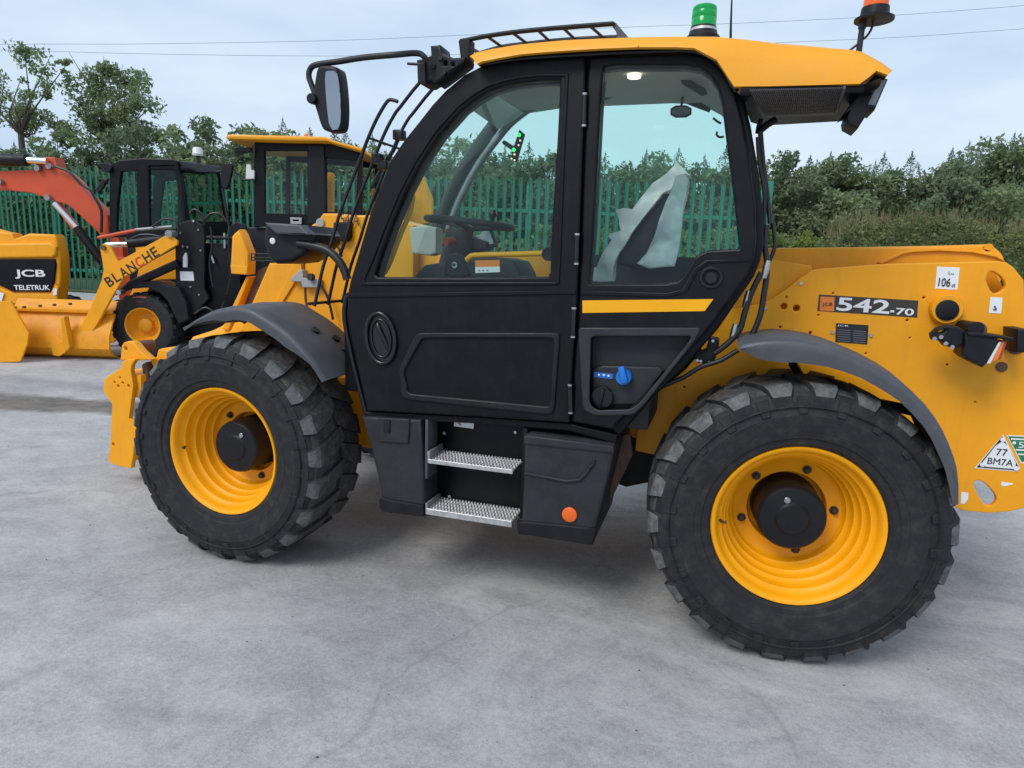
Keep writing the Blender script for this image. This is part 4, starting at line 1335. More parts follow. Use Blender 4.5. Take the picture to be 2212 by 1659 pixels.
def step(pts):
    fr = [S1.px('V5', q) for q in pts]     # front: top-left, top-right, bottom-right, bottom-left
    x0, x1, zt, zb = fr[0].x, fr[1].x, (fr[0].z + fr[1].z) / 2, (fr[2].z + fr[3].z) / 2
    bm = bmesh.new()
    box_bm(bm, (x0, .055, zb), (x1, .063, zt), .002)
    box_bm(bm, (x0, .063, zt - .012), (x1, .225, zt - .006), .001)
    n_ = 26
    for i in range(n_):
        xx = x0 + .012 + (x1 - x0 - .024) * i / (n_ - 1)
        for yy in (.085, .12, .155, .19, .218):
            box_bm(bm, (xx - .004, yy - .004, zt - .006), (xx + .004, yy + .004, zt + .003))
    return from_bm('step', bm, 'aluminium', TH, 30)


s1 = step([(575, 445), (1200, 505), (1178, 545), (578, 468)])
s2 = step([(560, 815), (1192, 878), (1170, 937), (562, 845)])
for q0, q1 in (((610, 345), (575, 450)), ((650, 690), (560, 830))):
    a_ = S1.px('V5', q1)
    box('step_end', (a_.x - .006, .06, a_.z - .01), (a_.x + .006, .22, a_.z + .045), 'dull_metal', TH, .002)
sb = box('step_back', (1.10, .23, .40), (1.60, .26, .90), 'black_paint', TH, .004)
box('step_side', (S1.px('V5', (550, 400)).x - .012, .085, .58), (S1.px('V5', (550, 400)).x + .002, .20, .87), 'grey_plastic', TH, .003)
box('step_side', (1.58, .08, .40), (1.60, .23, .88), 'black_paint', TH, .003)
plate('step_sticker', PY(.16).poly('V5', [(735, 158), (880, 170), (875, 235), (728, 215)]), PY(.225), .002, 'white_print', TH, 0)
plate('sticker_mark', PY(.16).poly('V5', [(742, 162), (785, 205), (778, 212), (738, 172)]), PY(.2235), .002, 'red_print', TH, 0)
for q in ((625, 168), (698, 243), (1220, 236), (735, 708)):
    disc('panel_bolt', PY(.22).px('V5', q), .008, .006, 'steel', TH, 8)
tk = plate('fuel_tank', BX.poly('V5', [(1280, 255), (1330, 250), (1950, 330), (1955, 380), (1810, 960), (1790, 1060), (1700, 1060), (1235, 985), (1225, 900), (1262, 880), (1275, 560)]), PY(.065), .55, 'charcoal_plastic', TH, .018, (), 2)
plate('tank_brow', BX.poly('V5', [(1282, 262), (1320, 256), (1945, 335), (1950, 395), (1300, 330), (1282, 320)]), PY(.055), .03, 'charcoal_plastic', tk, .010)
plate('tank_ridge', BX.poly('V5', [(1285, 525), (1600, 585), (1690, 575), (1740, 520), (1800, 440), (1815, 445), (1755, 545), (1700, 598), (1600, 610), (1285, 548)]), PY(.052), .02, 'charcoal_plastic', tk, .008)
plate('tank_skirt', BX.poly('V5', [(1228, 895), (1270, 890), (1700, 930), (1815, 945), (1790, 1068), (1760, 1068), (1235, 988)]), PY(.056), .05, 'black_plastic', tk, .008)
c = PY(.063).px('V5', (1620, 843))
disc('side_reflector', c, .034, .010, 'orange_lens', tk, 28, bev=.3)
# sill beam below the cab
plate('cab_sill', LOW.poly('D', [(786, 888), (1024, 900), (1229, 914), (1334, 938), (1332, 958), (1229, 930), (1024, 914), (790, 902)]), PY(.09), .4, 'black_paint', TH, .006)
plate('rear_cab_web', PY(.5).poly('D', [(1330, 930), (1372, 915), (1378, 960), (1330, 1060)]), PY(.3), .03, 'rust', TH, .004)

# ---- beacons and aerial
B5 = PY(.48)


def turned(name, base, prof, material, parent, n=28):
    bm = bmesh.new()
    fn = lambda r, y, a: Vector(base) + Vector((r * math.cos(a), r * math.sin(a), y))
    rg, _ = lathe_bm(bm, prof, n, fn)
    bm.faces.new(rg[-1])
    bm.faces.new(rg[0][::-1])
    return from_bm(name, bm, material, parent, 40)


pz = B5.px('Z4', (430, 215))
sc = (B5.px('Z4', (500, 100)) - B5.px('Z4', (360, 100))).length / 2
top = B5.px('Z4', (430, 35)).z
mid = B5.px('Z4', (430, 150)).z
gbn = turned('beacon', (pz.x, .48, pz.z - .04), [(sc * 1.35, 0), (sc * 1.35, .045), (sc * 1.15, .055), (sc * 1.06, mid - pz.z + .03), (sc * 1.02, mid - pz.z + .038)], 'black_plastic', TH)
turned('beacon_band', (pz.x, .48, pz.z - .04), [(sc * 1.08, .060), (sc * 1.11, .062), (sc * 1.09, .076), (sc * 1.04, .078)], 'aluminium', gbn)
hh = top - mid
turned('beacon_lens', (pz.x, .48, mid), [(sc, -.004), (sc * .99, hh * .35), (sc * .96, hh * .38), (sc * .99, hh * .41), (sc * .985, hh * .68), (sc * .955, hh * .71), (sc * .975, hh * .74), (sc * .94, hh * .92), (sc * .82, hh * .99), (sc * .5, hh)], 'green_lens', gbn)
B3 = PY(.30)
pz = B3.px('Z4', (1380, 116))
sc = (B3.px('Z4', (1465, 40)) - B3.px('Z4', (1318, 40))).length / 2
obn = turned('beacon', (pz.x, .30, pz.z), [(sc * .7, -.004), (sc * 1.52, .0), (sc * 1.54, .008), (sc * 1.12, .018), (sc * 1.06, .046)], 'black_plastic', TH)
turned('beacon_lens', (pz.x, .30, pz.z + .046), [(sc * .97, -.002), (sc * .95, .03), (sc * .9, .035), (sc * .93, .04), (sc * .85, .09), (sc * .7, .11), (sc * .3, .116)], 'orange_lens', obn)
tube('beacon_stalk', [B3.px('Z4', (1318, 125)), B3.px('Z4', (1295, 300))], .011, 'hose', obn, 8)
tube('beacon_sleeve', [B3.px('Z4', (1318, 120)), B3.px('Z4', (1313, 160))], .014, 'hose', obn, 8)
tube('beacon_cable', [B3.px('Z4', q) for q in ((1372, 115), (1370, 150), (1345, 195), (1310, 225), (1290, 245), (1255, 272), (1230, 290))], .005, 'hose', obn, 6, 4)
tube('aerial', [PY(.6).px('Z4', (585, 240)), PY(.6).px('Z4', (587, 130)), PY(.6).px('Z4', (592, 0)), PY(.6).px('Z4', (600, -200))], [.007, .0055, .004, .003], 'hose', TH, 6)
# ---- roof guard
NR, FR = PY(.20), PY(.50)
near = [(1060, 252), (1180, 228), (1340, 205), (1500, 188), (1660, 174), (1830, 161), (1980, 150)]
farr = [(1140, 338), (1280, 298), (1440, 278), (1580, 262), (1740, 250), (1920, 241), (2060, 236)]
gd = tube('roof_guard', [NR.px('Z3', q) for q in near], .010, 'dull_metal', TH, 8, 3)
gd.data.materials.clear()
gd.data.materials.append(MATS['black_plastic'])
tube('guard_rail', [FR.px('Z3', q) for q in farr], .012, 'black_plastic', gd, 8, 3)
for a, c_ in zip(near[1:], farr[1:]):
    tube('guard_bar', [NR.px('Z3', a), FR.px('Z3', c_), FR.px('Z3', c_) + Vector((-.04, .35, .02))], .0065, 'black_plastic', gd, 6)
tube('guard_bar', [NR.px('Z3', (1070, 300)), FR.px('Z3', (1135, 335))], .008, 'grey_plastic', gd, 6)
plate('guard_end', NR.poly('Z3', [(1975, 130), (1995, 140), (2085, 245), (2060, 248), (2000, 245), (1998, 200), (1970, 160)]), PY(.205), .012, 'grey_plastic', gd, .003)
plate('guard_post', NR.poly('Z3', [(1003, 262), (1015, 245), (1060, 238), (1078, 250), (1072, 390), (1020, 392)]), PY(.19), .07, 'black_plastic', gd, .008)
# ---- A pillar bracket and mirror
MB_ = PY(.14)
mbk = plate('mirror_bracket', MB_.poly('Z3', [(765, 400), (850, 365), (845, 305), (905, 298), (915, 350), (990, 380), (1065, 375), (1060, 405), (1000, 450), (900, 525), (875, 540), (850, 525), (820, 545), (775, 540)]), PY(.10), .12, 'black_plastic', TH, .008, [oval(MB_.ab('Z3', (940, 415)), .009, .010, 10), oval(MB_.ab('Z3', (988, 422)), .006, .007, 10)])
tube('bracket_lever', [PY(.09).px('Z3', (780, 408)), PY(.09).px('Z3', (680, 402))], .006, 'hose', mbk, 8)
for q in ((890, 370), (915, 460), (845, 420)):
    disc('bracket_bolt', PY(.10).px('Z3', q), .010, .010, 'black_trim', mbk, 10)
plate('bracket_clamp', MB_.poly('Z3', [(770, 400), (820, 390), (828, 540), (776, 545)]), PY(.085), .03, 'black_trim', mbk, .006)
MR = PY(-.02)
tube('mirror_arm', [PY(.06).px('Z3', (800, 390)), PY(.05).px('Z3', (785, 360)), PY(.04).px('Z3', (740, 336)), MR.px('Z3', (600, 346)), MR.px('Z3', (400, 364)), MR.px('Z3', (250, 388)), MR.px('Z3', (110, 408)), MR.px('Z3', (68, 432)), MR.px('Z3', (56, 480)), MR.px('Z3', (75, 540)), MR.px('Z3', (98, 600))], .0125, 'hose', TH, 10, 4)
mr = plate('side_mirror', smooth_poly(MR.poly('Z3', [(120, 470), (135, 428), (180, 420), (245, 428), (268, 455), (288, 640), (285, 800), (262, 838), (185, 838), (155, 815), (118, 690), (98, 640)]), 2), PY(-.05), .075, 'black_plastic', TH, .014, (), 3)
plate('mirror_glass', smooth_poly(PY(-.05).poly('Z3', [(158, 458), (185, 446), (232, 452), (244, 500), (258, 640), (258, 815), (190, 825), (168, 640)]), 1), PY(-.053), .003, 'mirror_glass', mr, 0)
disc('mirror_joint', PY(-.04).px('Z3', (92, 630)), .022, .03, 'black_plastic', mr, 16)
# ---- windscreen guard bars
WG = [(560, 634), (530, 672), (480, 762), (432, 870), (392, 975), (340, 1110), (290, 1240), (245, 1370), (205, 1510)]
g0 = [PY(.20).px('Z3', q) for q in WG] + [PY(.20).px('W1', q) for q in ((150, 330), (118, 470), (92, 592))]
top_ext = [PY(.34).px('Z3', q) for q in ((765, 478), (690, 548), (620, 640))]
wg = tube('screen_guard', [PY(.20).px('Z3', (618, 642)), PY(.20).px('Z3', (585, 632))] + g0, .0085, 'hose', TH, 8, 3)
for i, dy in enumerate((.14, .28, .42, .58)):
    pts = [q + Vector((-.012 if i < 2 else 0, dy, 0)) for q in g0]
    d1 = (pts[0] - pts[2]).normalized()
    ext = [pts[0] + Vector((.20, 0, .175)), pts[0] + Vector((.10, 0, .105))]
    tube('guard_bar', ext + pts, .0085, 'hose', wg, 8, 3)
gb_ = g0[-1]
tube('guard_bar', [gb_ + Vector((-.02, -.02, .012)), gb_ + Vector((-.02, .62, .012))], .008, 'hose', wg, 8)
tube('guard_bar', [g0[3] + Vector((0, 0, 0)), g0[3] + Vector((0, .6, 0))], .006, 'hose', wg, 6)
# wiper and clips beside the pillar
for q in ((620, 850), (485, 1000), (520, 1040)):
    p = PY(.22).px('Z3', q)
    box('wiper_clip', (p.x - .02, p.y - .02, p.z - .025), (p.x + .03, p.y + .03, p.z + .02), 'black_trim', TH, .006)
tube('wiper_arm', [PY(.25).px('Z3', q) for q in ((640, 830), (590, 950), (520, 1060), (470, 1150))], .010, 'black_trim', TH, 6)
# ---- head lamp on its curved arm
HL = PY(.18)
hl_ = plate('head_lamp', HL.poly('V1', [(600, 1300), (700, 1262), (1230, 1300), (1325, 1440), (1320, 1540), (1200, 1680), (1150, 1740), (1000, 1830), (760, 1860), (640, 1760), (590, 1500)]), PY(.20), .26, 'black_plastic', TH, .02, (), 2)
plate('lamp_hood', HL.poly('V1', [(690, 1268), (1205, 1300), (1325, 1432), (1320, 1450), (860, 1430)]), PY(.15), .30, 'grey_plastic', hl_, .008)
disc('lamp_lens', PY(.198).px('V1', (765, 1530)), .016, .006, 'lens_white', hl_, 16)
tube('lamp_arm', [PY(.2).px('V2', q) for q in ((1040, 250), (1150, 262), (1280, 290), (1400, 325), (1500, 390), (1590, 490), (1650, 600), (1690, 720))], .021, 'hose', TH, 10, 3)

# ---- loose plastic film over the seat: rests on it, so a thing of its own
def film(name, pts, Y0, Y1, material, parent, amp=.012, seed=0):
    base = PY(Y0)
    poly = base.poly('V4', pts)
    me = plate_mesh(poly, [], base, Y1 - Y0, .0)
    bm = bmesh.new()
    bm.from_mesh(me)
    bmesh.ops.triangulate(bm, faces=bm.faces)
    for _ in range(4):
        es = [e for e in bm.edges if e.calc_length() > .026]
        if es:
            bmesh.ops.subdivide_edges(bm, edges=es, cuts=1)
            bmesh.ops.triangulate(bm, faces=bm.faces)
    for v in bm.verts:
        p = v.co * 9 + Vector((seed, 0, 0))
        q = Vector((noise.noise(p), noise.noise(p + Vector((7, 3, 1))), noise.noise(p + Vector((1, 9, 4)))))
        p2 = v.co * 24
        v.co += Vector((q.x * amp * .5, q.y * amp * 2.2 + noise.noise(p2) * amp, q.z * amp * .5))
    bm.to_mesh(me)
    bm.free()
    me.name = name
    return link(name, me, material, parent, 60)


film_root = thing('plastic_film', 'crumpled white and clear plastic film draped over the cab seat', 'plastic film', (1.9, .6, 1.3))
film('white_film', [(105, 1600), (105, 1510), (150, 1500), (250, 1310), (220, 1290), (240, 1265), (320, 1250), (280, 1110), (330, 1095), (400, 1100), (440, 1040), (540, 910), (640, 850), (700, 775), (722, 790), (800, 872), (760, 862), (700, 872), (660, 970), (600, 990), (480, 1140), (300, 1400), (270, 1500), (255, 1600)], .43, .52, 'plastic_white', film_root, .016)
film('clear_film', [(700, 868), (770, 862), (790, 900), (760, 1060), (720, 1300), (700, 1440), (680, 1490), (520, 1510), (430, 1480), (500, 1400), (600, 1150), (640, 1010), (660, 970)], .42, .50, 'plastic_clear', film_root, .020, 5)
# ================================================================== FENCE
fr = thing('palisade_fence', 'tall green steel palisade fence across the back of the yard', 'fence', (FA.x, FA.y, gz(FA.x, FA.y)))


def pale_mesh(h):
    bm = bmesh.new()
    xs = [(-.034, .012), (-.022, .0), (-.012, .014), (.012, .014), (.022, 0), (.034, .012)]
    tops = [h - .11, h - .02, h - .13, h - .13, h - .02, h - .11]
    v0 = [bm.verts.new((x, y, 0)) for x, y in xs]
    v1 = [bm.verts.new((x, y, h - .30)) for x, y in xs]
    v2 = [bm.verts.new((x * (1.0 if i in (0, 5) else .9), y, z)) for i, ((x, y), z) in enumerate(zip(xs, tops))]
    tip = bm.verts.new((0, .012, h))
    for r1, r2 in ((v0, v1), (v1, v2)):
        for k in range(5):
            bm.faces.new((r1[k], r1[k + 1], r2[k + 1], r2[k]))
    bm.faces.new((v2[2], v2[3], tip))
    me = bpy.data.meshes.new('pale')
    bm.to_mesh(me)
    bm.free()
    me.materials.append(MATS['fence_green'])
    for p in me.polygons:
        p.use_smooth = False
    return me


FH_ = 2.58
pm = pale_mesh(FH_)
ang = math.atan2(fdir.y, fdir.x)
s0, s1 = -3.0, 14.0
n_p = int((s1 - s0) / .155)
for i in range(n_p):
    s = s0 + i * .155
    p = FA + fdir * s
    o = bpy.data.objects.new('pale', pm)
    COL.objects.link(o)
    o.parent = fr
    o.location = Vector((p.x, p.y, gz(p.x, p.y) + .04)) - fr.location
    o.rotation_euler = (random.uniform(-.006, .006), random.uniform(-.006, .006), ang)
for j in range(8):
    a = s0 + j * 2.63
    p, q = FA + fdir * a, FA + fdir * min(a + 2.63, s1)
    if a > s1:
        break
    for hz in (.45, 2.02):
        bm = bmesh.new()
        A, B = p + fn_ * .045, q + fn_ * .045
        A.z, B.z = gz(p.x, p.y) + hz, gz(q.x, q.y) + hz
        up = Vector((0, 0, .03))
        dp = fn_ * .02
        vv = [bm.verts.new(x) for x in (A - up - dp, A + up - dp, A + up + dp, A - up + dp, B - up - dp, B + up - dp, B + up + dp, B - up + dp)]
        for f in ((0, 1, 5, 4), (1, 2, 6, 5), (2, 3, 7, 6), (3, 0, 4, 7)):
            bm.faces.new([vv[k] for k in f])
        from_bm('rail', bm, 'fence_green', fr, 0)
    A = p + fn_ * .12
    z0 = gz(A.x, A.y)
    box('fence_post', (A.x - .05, A.y - .04, z0 - .1), (A.x + .05, A.y + .04, z0 + FH_ - .12), 'fence_green', fr, .004, Matrix.Rotation(ang, 3, 'Z'))
# solid end panel of the fence beyond the cab
q = FA + fdir * (s1 + .12)
z0 = gz(q.x, q.y)
box('end_panel', (q.x - .09, q.y - .03, z0), (q.x + .09, q.y + .03, z0 + 2.62), 'fence_green', fr, .004, Matrix.Rotation(ang, 3, 'Z'))

# ================================================================== COMPACT WHEEL LOADER with the lettered arm
d0 = 8.75
LP = PD(d0)
lw_c = LP.ab('Z2', (905, 752))
Rw = .435
gnd = LP.at(lw_c[0], 0)
zg = gz(gnd.x, gnd.y)
LD = thing('wheel_loader', 'compact wheel loader with dark cab and lettered yellow arm carrying a bucket', 'wheel loader', (gnd.x, gnd.y, zg))


def bg_wheel(pl, c, R, rim, parent, name='wheel', width=.32, rimmat='yellow_old', c0=0.0, lug=18):
    def fn(r, y, a):
        return pl.at(c[0] + r * math.cos(a), c[1] + r * math.sin(a), -y - c0)
    bm = bmesh.new()
    lathe_bm(bm, [(rim, .0), (rim * 1.0, -.01), (rim * .92, -.005), (rim * .86, .05), (rim * .70, .10), (rim * .62, .12), (rim * .42, .115), (rim * .38, .06), (rim * .30, .045), (.002, .045)], 36, fn)
    w = from_bm(name, bm, rimmat, parent, 40)
    bm = bmesh.new()
    half = [(rim * 1.0, .0), (rim * 1.06, -.02), (R * .80, -.035), (R * .92, -.02), (R * .955, .01), (R * .96, .05)]
    lathe_bm(bm, half + [(r, width - y) for r, y in half[::-1]], 48, fn)
    for k in range(lug):
        for row in (0, 1):
            a0 = 2 * math.pi * (k + .5 * row) / lug
            st = [(-.022, R * .86, .055, 0), (.0, R * .985, .07, 0), (.04, R, .08, .02), (width * .5, R, .05, .10)]
            vv = []
            for y, rt, hw, da in st:
                yy = y if row == 0 else width - y
                vv.append([bm.verts.new(fn(R * .84, yy, a0 + da - hw)), bm.verts.new(fn(rt, yy, a0 + da - hw * .8)), bm.verts.new(fn(rt, yy, a0 + da + hw * .8)), bm.verts.new(fn(R * .84, yy, a0 + da + hw))])
            for p, q in zip(vv, vv[1:]):
                for j in range(3):
                    bm.faces.new((p[j], p[j + 1], q[j + 1], q[j]))
            bm.faces.new(vv[0])
    from_bm('tyre', bm, 'black_rubber', w, 30)
    return w


wc = (lw_c[0], zg + Rw - .005)
bg_wheel(LP, wc, Rw, .235, LD)
bg_wheel(LP, wc, Rw, .235, LD, c0=1.25)
rear_c = (wc[0] + .55, zg + Rw + .02)
bg_wheel(LP, rear_c, Rw, .235, LD, c0=1.65)
bg_wheel(LP, (rear_c[0] - .9, rear_c[1] + .03), Rw, .235, LD, c0=2.3)
arm_px = [(630, 215), (655, 195), (692, 215), (745, 310), (1065, 135), (1120, 180), (1118, 203), (780, 412), (692, 560), (622, 690), (545, 815), (480, 870), (395, 900), (368, 872), (440, 800), (520, 700), (572, 600), (640, 432), (655, 360)]
AP = PD(8.55)
arm = plate('loader_arm', AP.poly('Z2', arm_px), AP, .05, 'yellow_paint', LD, .006, [oval(AP.ab('Z2', (657, 222)), .016, .018, 12)])
w_ = 'BLANCHE'
P0, P1 = Vector(AP.ab('Z2', (692, 474))), Vector(AP.ab('Z2', (1012, 268)))
wd = [1, .9, 1.1, 1.12, 1.05, 1.1, .9]
tot = sum(wd) + .28 * 6
x = 0
hgt = abs(AP.ab('Z2', (0, 400))[1] - AP.ab('Z2', (0, 463))[1])
for chx, ww in zip(w_, wd):
    a, c_ = P0.lerp(P1, x / tot), P0.lerp(P1, (x + ww) / tot)
    text_on('letter', chx, AP, (a.x, a.y), (c_.x, c_.y), hgt, 'red_print' if chx == 'C' else 'black_print', arm, .003, .002, .015)
    x += ww + .28
plate('loader_arm', AP.poly('Z2', arm_px), PD(9.35), .05, 'yellow_paint', LD, .006)
p = [AP.px('Z2', q, -.04) for q in ((1040, 150), (1085, 120), (700, 520))]
for q, m_, l_, r_ in (((1072, 135), 'dull_metal', .14, .045), ((365, 880), 'steel', .1, .022), ((657, 222), 'rust', .1, .03), ((757, 505), 'steel', .12, .03)):
    c_ = AP.px('Z2', q, .03)
    tube('pin', [c_, c_ + FH * l_], r_, m_, LD, 14)
CYL = PD(8.75)
tube('cylinder_rod', [CYL.px('Z2', (670, 205)), CYL.px('Z2', (830, 200))], .035, 'chrome', LD, 10)
tube('cylinder', [CYL.px('Z2', (815, 195)), CYL.px('Z2', (1080, 165))], .062, 'black_plastic', LD, 12)
tube('cylinder_rod', [CYL.px('Z2', (860, 110)), CYL.px('Z2', (1090, 90))], .022, 'dull_metal', LD, 8)
tube('lift_cylinder', [CYL.px('Z2', (760, 500)), CYL.px('Z2', (830, 455)), CYL.px('Z2', (1130, 320))], [.03, .055, .055], 'black_plastic', LD, 12)
tube('red_lock_bar', [CYL.px('Z2', (620, 160)), CYL.px('Z2', (860, 112))], .022, 'excavator_orange', LD, 8)
MP = PD(8.8)
mast = plate('mast_plate', MP.poly('Z2', [(1105, 110), (1130, 70), (1200, 45), (1275, 75), (1292, 150), (1290, 480), (1320, 540), (1230, 640), (1180, 650), (1110, 560)]), MP, .06, 'black_plastic', LD, .01)
plate('mast_plate', MP.poly('Z2', [(1385, 90), (1430, 50), (1490, 70), (1510, 160), (1500, 560), (1320, 600), (1385, 480)]), PD(9.1), .06, 'black_plastic', LD, .01)
obox('mast_core', MP, MP.ab('Z2', (1200, 0))[0], MP.ab('Z2', (1480, 0))[0], zg + .25, MP.ab('Z2', (0, 150))[1], .1, .7, 'black_paint', LD)
obox('front_chassis', MP, wc[0] - .30, wc[0] + .75, zg + .3, zg + .62, .35, 1.1, 'black_paint', LD)
obox('rear_chassis', MP, wc[0] - .6, wc[0] + .8, zg + .35, zg + 1.25, 1.2, 2.6, 'black_paint', LD, .03)
plate('mast_label', MP.poly('Z2', [(1138, 372), (1222, 374), (1228, 432), (1142, 430)]), PD(8.795), .003, 'white_print', mast, 0)
tube('canister', [PD(8.74).px('Z2', (1172, 345)), PD(8.74).px('Z2', (1172, 285)), PD(8.74).px('Z2', (1176, 255))], [.03, .03, .012], 'lens_white', mast, 10)
for q in ((1160, 215), (1188, 218), (1225, 55)):
    disc('mast_bolt', PD(8.795).px('Z2', q), .016, .02, 'steel', mast, 8, -FH)
for q0, q1 in (((1290, 130), (1290, 215)), ((1418, 130), (1420, 225)), ((1335, 270), (1352, 320))):
    tube('hose_end', [PD(8.85).px('Z2', q0), PD(8.85).px('Z2', q1)], .016, 'steel', LD, 8)
tube('cross_bar', [PD(8.85).px('Z2', (1250, 155)), PD(8.85).px('Z2', (1500, 165))], .025, 'black_plastic', LD, 8)
for k_, qs in enumerate((((1200, 10), (1230, -20), (1280, 20), (1290, 80)), ((1280, 60), (1330, 10), (1390, 10), (1430, 60)), ((1300, 300), (1340, 420), (1370, 520)), ((1400, 300), (1410, 420), (1390, 540)))):
    tube('hose', [PD(8.95).px('Z2', q) for q in qs], .016, 'hose', LD, 6, 3)
plate('loader_mudguard', MP.poly('Z2', [(860, 450), (900, 432), (1010, 432), (1090, 460), (1150, 470), (1200, 560), (1215, 670), (1150, 700), (1120, 640), (1085, 560), (1030, 500), (950, 470), (870, 480)]), PD(8.7), .38, 'black_plastic', LD, .012)
obox('side_marker', PD(8.72), PD(8.72).ab('Z2', (800, 0))[0], PD(8.72).ab('Z2', (890, 0))[0], PD(8.72).ab('Z2', (0, 540))[1], PD(8.72).ab('Z2', (0, 500))[1], 0, .06, 'lens_red', LD)
plate('yellow_bonnet', MP.poly('Z2', [(830, 440), (900, 380), (1000, 360), (1108, 280), (1108, 440), (1000, 430), (900, 432)]), PD(9.25), .3, 'yellow_paint', LD, .01)
# bucket: curved shell swept along the image-right direction
bl, brr = AP.ab('Z2', (60, 800))[0], AP.ab('Z2', (700, 800))[0]
zt = AP.ab('Z2', (0, 545))[1]
zb = zg - .01
Hb = zt - zb
secp = [(.62, 0.02), (.05, .0), (-.10, .06), (-.17, .20 * Hb), (-.15, .42 * Hb), (-.07, .62 * Hb), (-.02, .72 * Hb), (.0, .78 * Hb), (-.05, .80 * Hb), (-.05, .84 * Hb), (.02, .86 * Hb), (.10, 1.0 * Hb), (.12, 1.0 * Hb)]
bm = bmesh.new()
rws = []
for k in range(13):
    a = bl + (brr - bl) * k / 12
    dz = (k / 12) * .0
    rws.append([bm.verts.new(AP.at(a, zb + h + dz, -c_ - .12)) for c_, h in secp] + [bm.verts.new(AP.at(a, zb + h + dz, -c_ - .15)) for c_, h in secp[::-1]])
for p, q in zip(rws, rws[1:]):
    for k in range(len(p)):
        bm.faces.new((p[k], p[(k + 1) % len(p)], q[(k + 1) % len(p)], q[k]))
bm.faces.new(rws[0])
bm.faces.new(rws[-1])
bkt = from_bm('bucket', bm, 'yellow_old', LD, 35)
BP = PD(8.28)
plate('bucket_side', BP.poly('Z2', [(-260, 560), (65, 560), (110, 640), (180, 760), (172, 830), (128, 940), (100, 945), (-260, 950)]), BP, .03, 'yellow_paint', bkt, .006)
plate('bucket_rib', BP.poly('Z2', [(335, 670), (355, 665), (395, 860), (370, 890), (350, 850)]), PD(8.42), .1, 'yellow_old', bkt, .006)
plate('bucket_lug', AP.poly('Z2', [(340, 850), (420, 800), (430, 880), (390, 905), (350, 900)]), PD(8.50), .04, 'yellow_paint', bkt, .006)
# cab of the loader
CP = PD(9.75)
cab_o = [(690, 1065), (712, 1030), (760, 1012), (900, 1000), (1095, 1005), (1130, 1022), (1150, 1180), (1180, 1440), (1180, 1500), (690, 1500)]
win1 = [(765, 1085), (862, 1078), (868, 1450), (735, 1455), (740, 1300)]
win2 = [(940, 1048), (1100, 1045), (1118, 1160), (1152, 1400), (1100, 1445), (945, 1452)]
lc = plate('cab_frame', CP.poly('Z1', cab_o), CP, .07, 'black_paint', LD, .012, [CP.poly('Z1', win1), CP.poly('Z1', win2)])
plate('cab_frame', CP.poly('Z1', cab_o), PD(10.9), .07, 'black_paint', LD, .012, [CP.poly('Z1', win1), CP.poly('Z1', win2)])
plate('side_window', CP.poly('Z1', win1), PD(9.78), .005, 'tinted_glass', lc, 0)
plate('side_window', CP.poly('Z1', win2), PD(9.78), .005, 'tinted_glass', lc, 0)
# windscreen end, turned towards the right
A, B = CP.px('Z1', (1130, 1030)), PD(10.6).px('Z1', (1385, 1060))
e1 = Vector((B.x - A.x, B.y - A.y, 0))
Lw = e1.length
WP = Plane((A.x, A.y, 0), e1, (-.0, 0, 1))
wo = WP.poly('Z1', [(1120, 1022), (1370, 1050), (1392, 1085), (1445, 1410), (1440, 1480), (1180, 1480), (1175, 1400)])
wi = WP.poly('Z1', [(1158, 1092), (1385, 1098), (1425, 1375), (1420, 1400), (1205, 1395)])
wf = plate('windscreen_frame', wo, WP, .05, 'black_paint', LD, .008, [wi])
plate('windscreen', wi, WP.back(.02), .005, 'reflective_glass', wf, 0)
plate('roof_lip', WP.poly('Z1', [(1125, 1018), (1370, 1050), (1375, 1090), (1160, 1085)]), WP.back(-.04), .06, 'grey_plastic', wf, .008)
cc_ = WP.ab('Z1', (1275, 1145))
plate('screen_reflection', oval(cc_, .085, .07, 20), WP.back(.012), .004, 'leaf_mid', wf, 0)  # round reflection in the windscreen, painted as a green oval
obox('cab_roof', CP, CP.ab('Z1', (695, 0))[0], CP.ab('Z1', (1125, 0))[0], CP.ab('Z1', (0, 1040))[1], CP.ab('Z1', (0, 1008))[1], .02, 1.15, 'black_paint', LD, .02)
obox('cab_base', CP, CP.ab('Z1', (690, 0))[0], CP.ab('Z1', (1440, 0))[0], zg + .6, CP.ab('Z1', (0, 1490))[1], .02, 1.1, 'black_paint', LD, .02)
plate('work_lamp', CP.poly('Z1', [(640, 1035), (690, 1030), (720, 1060), (700, 1095), (655, 1085)]), PD(9.7), .08, 'black_plastic', LD, .008)
plate('tail_bracket', CP.poly('Z1', [(570, 1200), (620, 1125), (640, 1135), (625, 1180), (590, 1215)]), PD(9.85), .05, 'black_plastic', LD, .006)
tube('tail_arm', [PD(9.87).px('Z1', (620, 1180)), PD(9.87).px('Z1', (690, 1130))], .02, 'black_plastic', LD, 6)
q = PD(10.2).px('Z1', (1252, 1040))
bcn = turned('beacon_stem', (q.x, q.y, q.z - .05), [(.03, 0), (.025, .05), (.02, .30)], 'hose', LD, 10)
qq = PD(10.2).px('Z1', (1250, 982))
turned('beacon_lamp', (qq.x, qq.y, qq.z), [(.07, -.01), (.078, .02), (.07, .03), (.066, .09), (.05, .11), (.02, .115)], 'lens_white', LD, 16)
MQ = PD(9.3)
plate('loader_mirror', smooth_poly(MQ.poly('Z1', [(1400, 1030), (1460, 1030), (1472, 1050), (1440, 1195), (1400, 1195), (1392, 1120)]), 1), MQ, .06, 'black_plastic', LD, .01)
tube('mirror_arm', [MQ.px('Z1', (1395, 1080), -.03), PD(9.9).px('Z1', (1375, 1085))], .015, 'hose', LD, 6)
tube('door_grab', [PD(9.3).px('Z1', (1400, 1190), -.03), PD(9.3).px('Z1', (1440, 1420), -.03)], .018, 'hose', LD, 6)

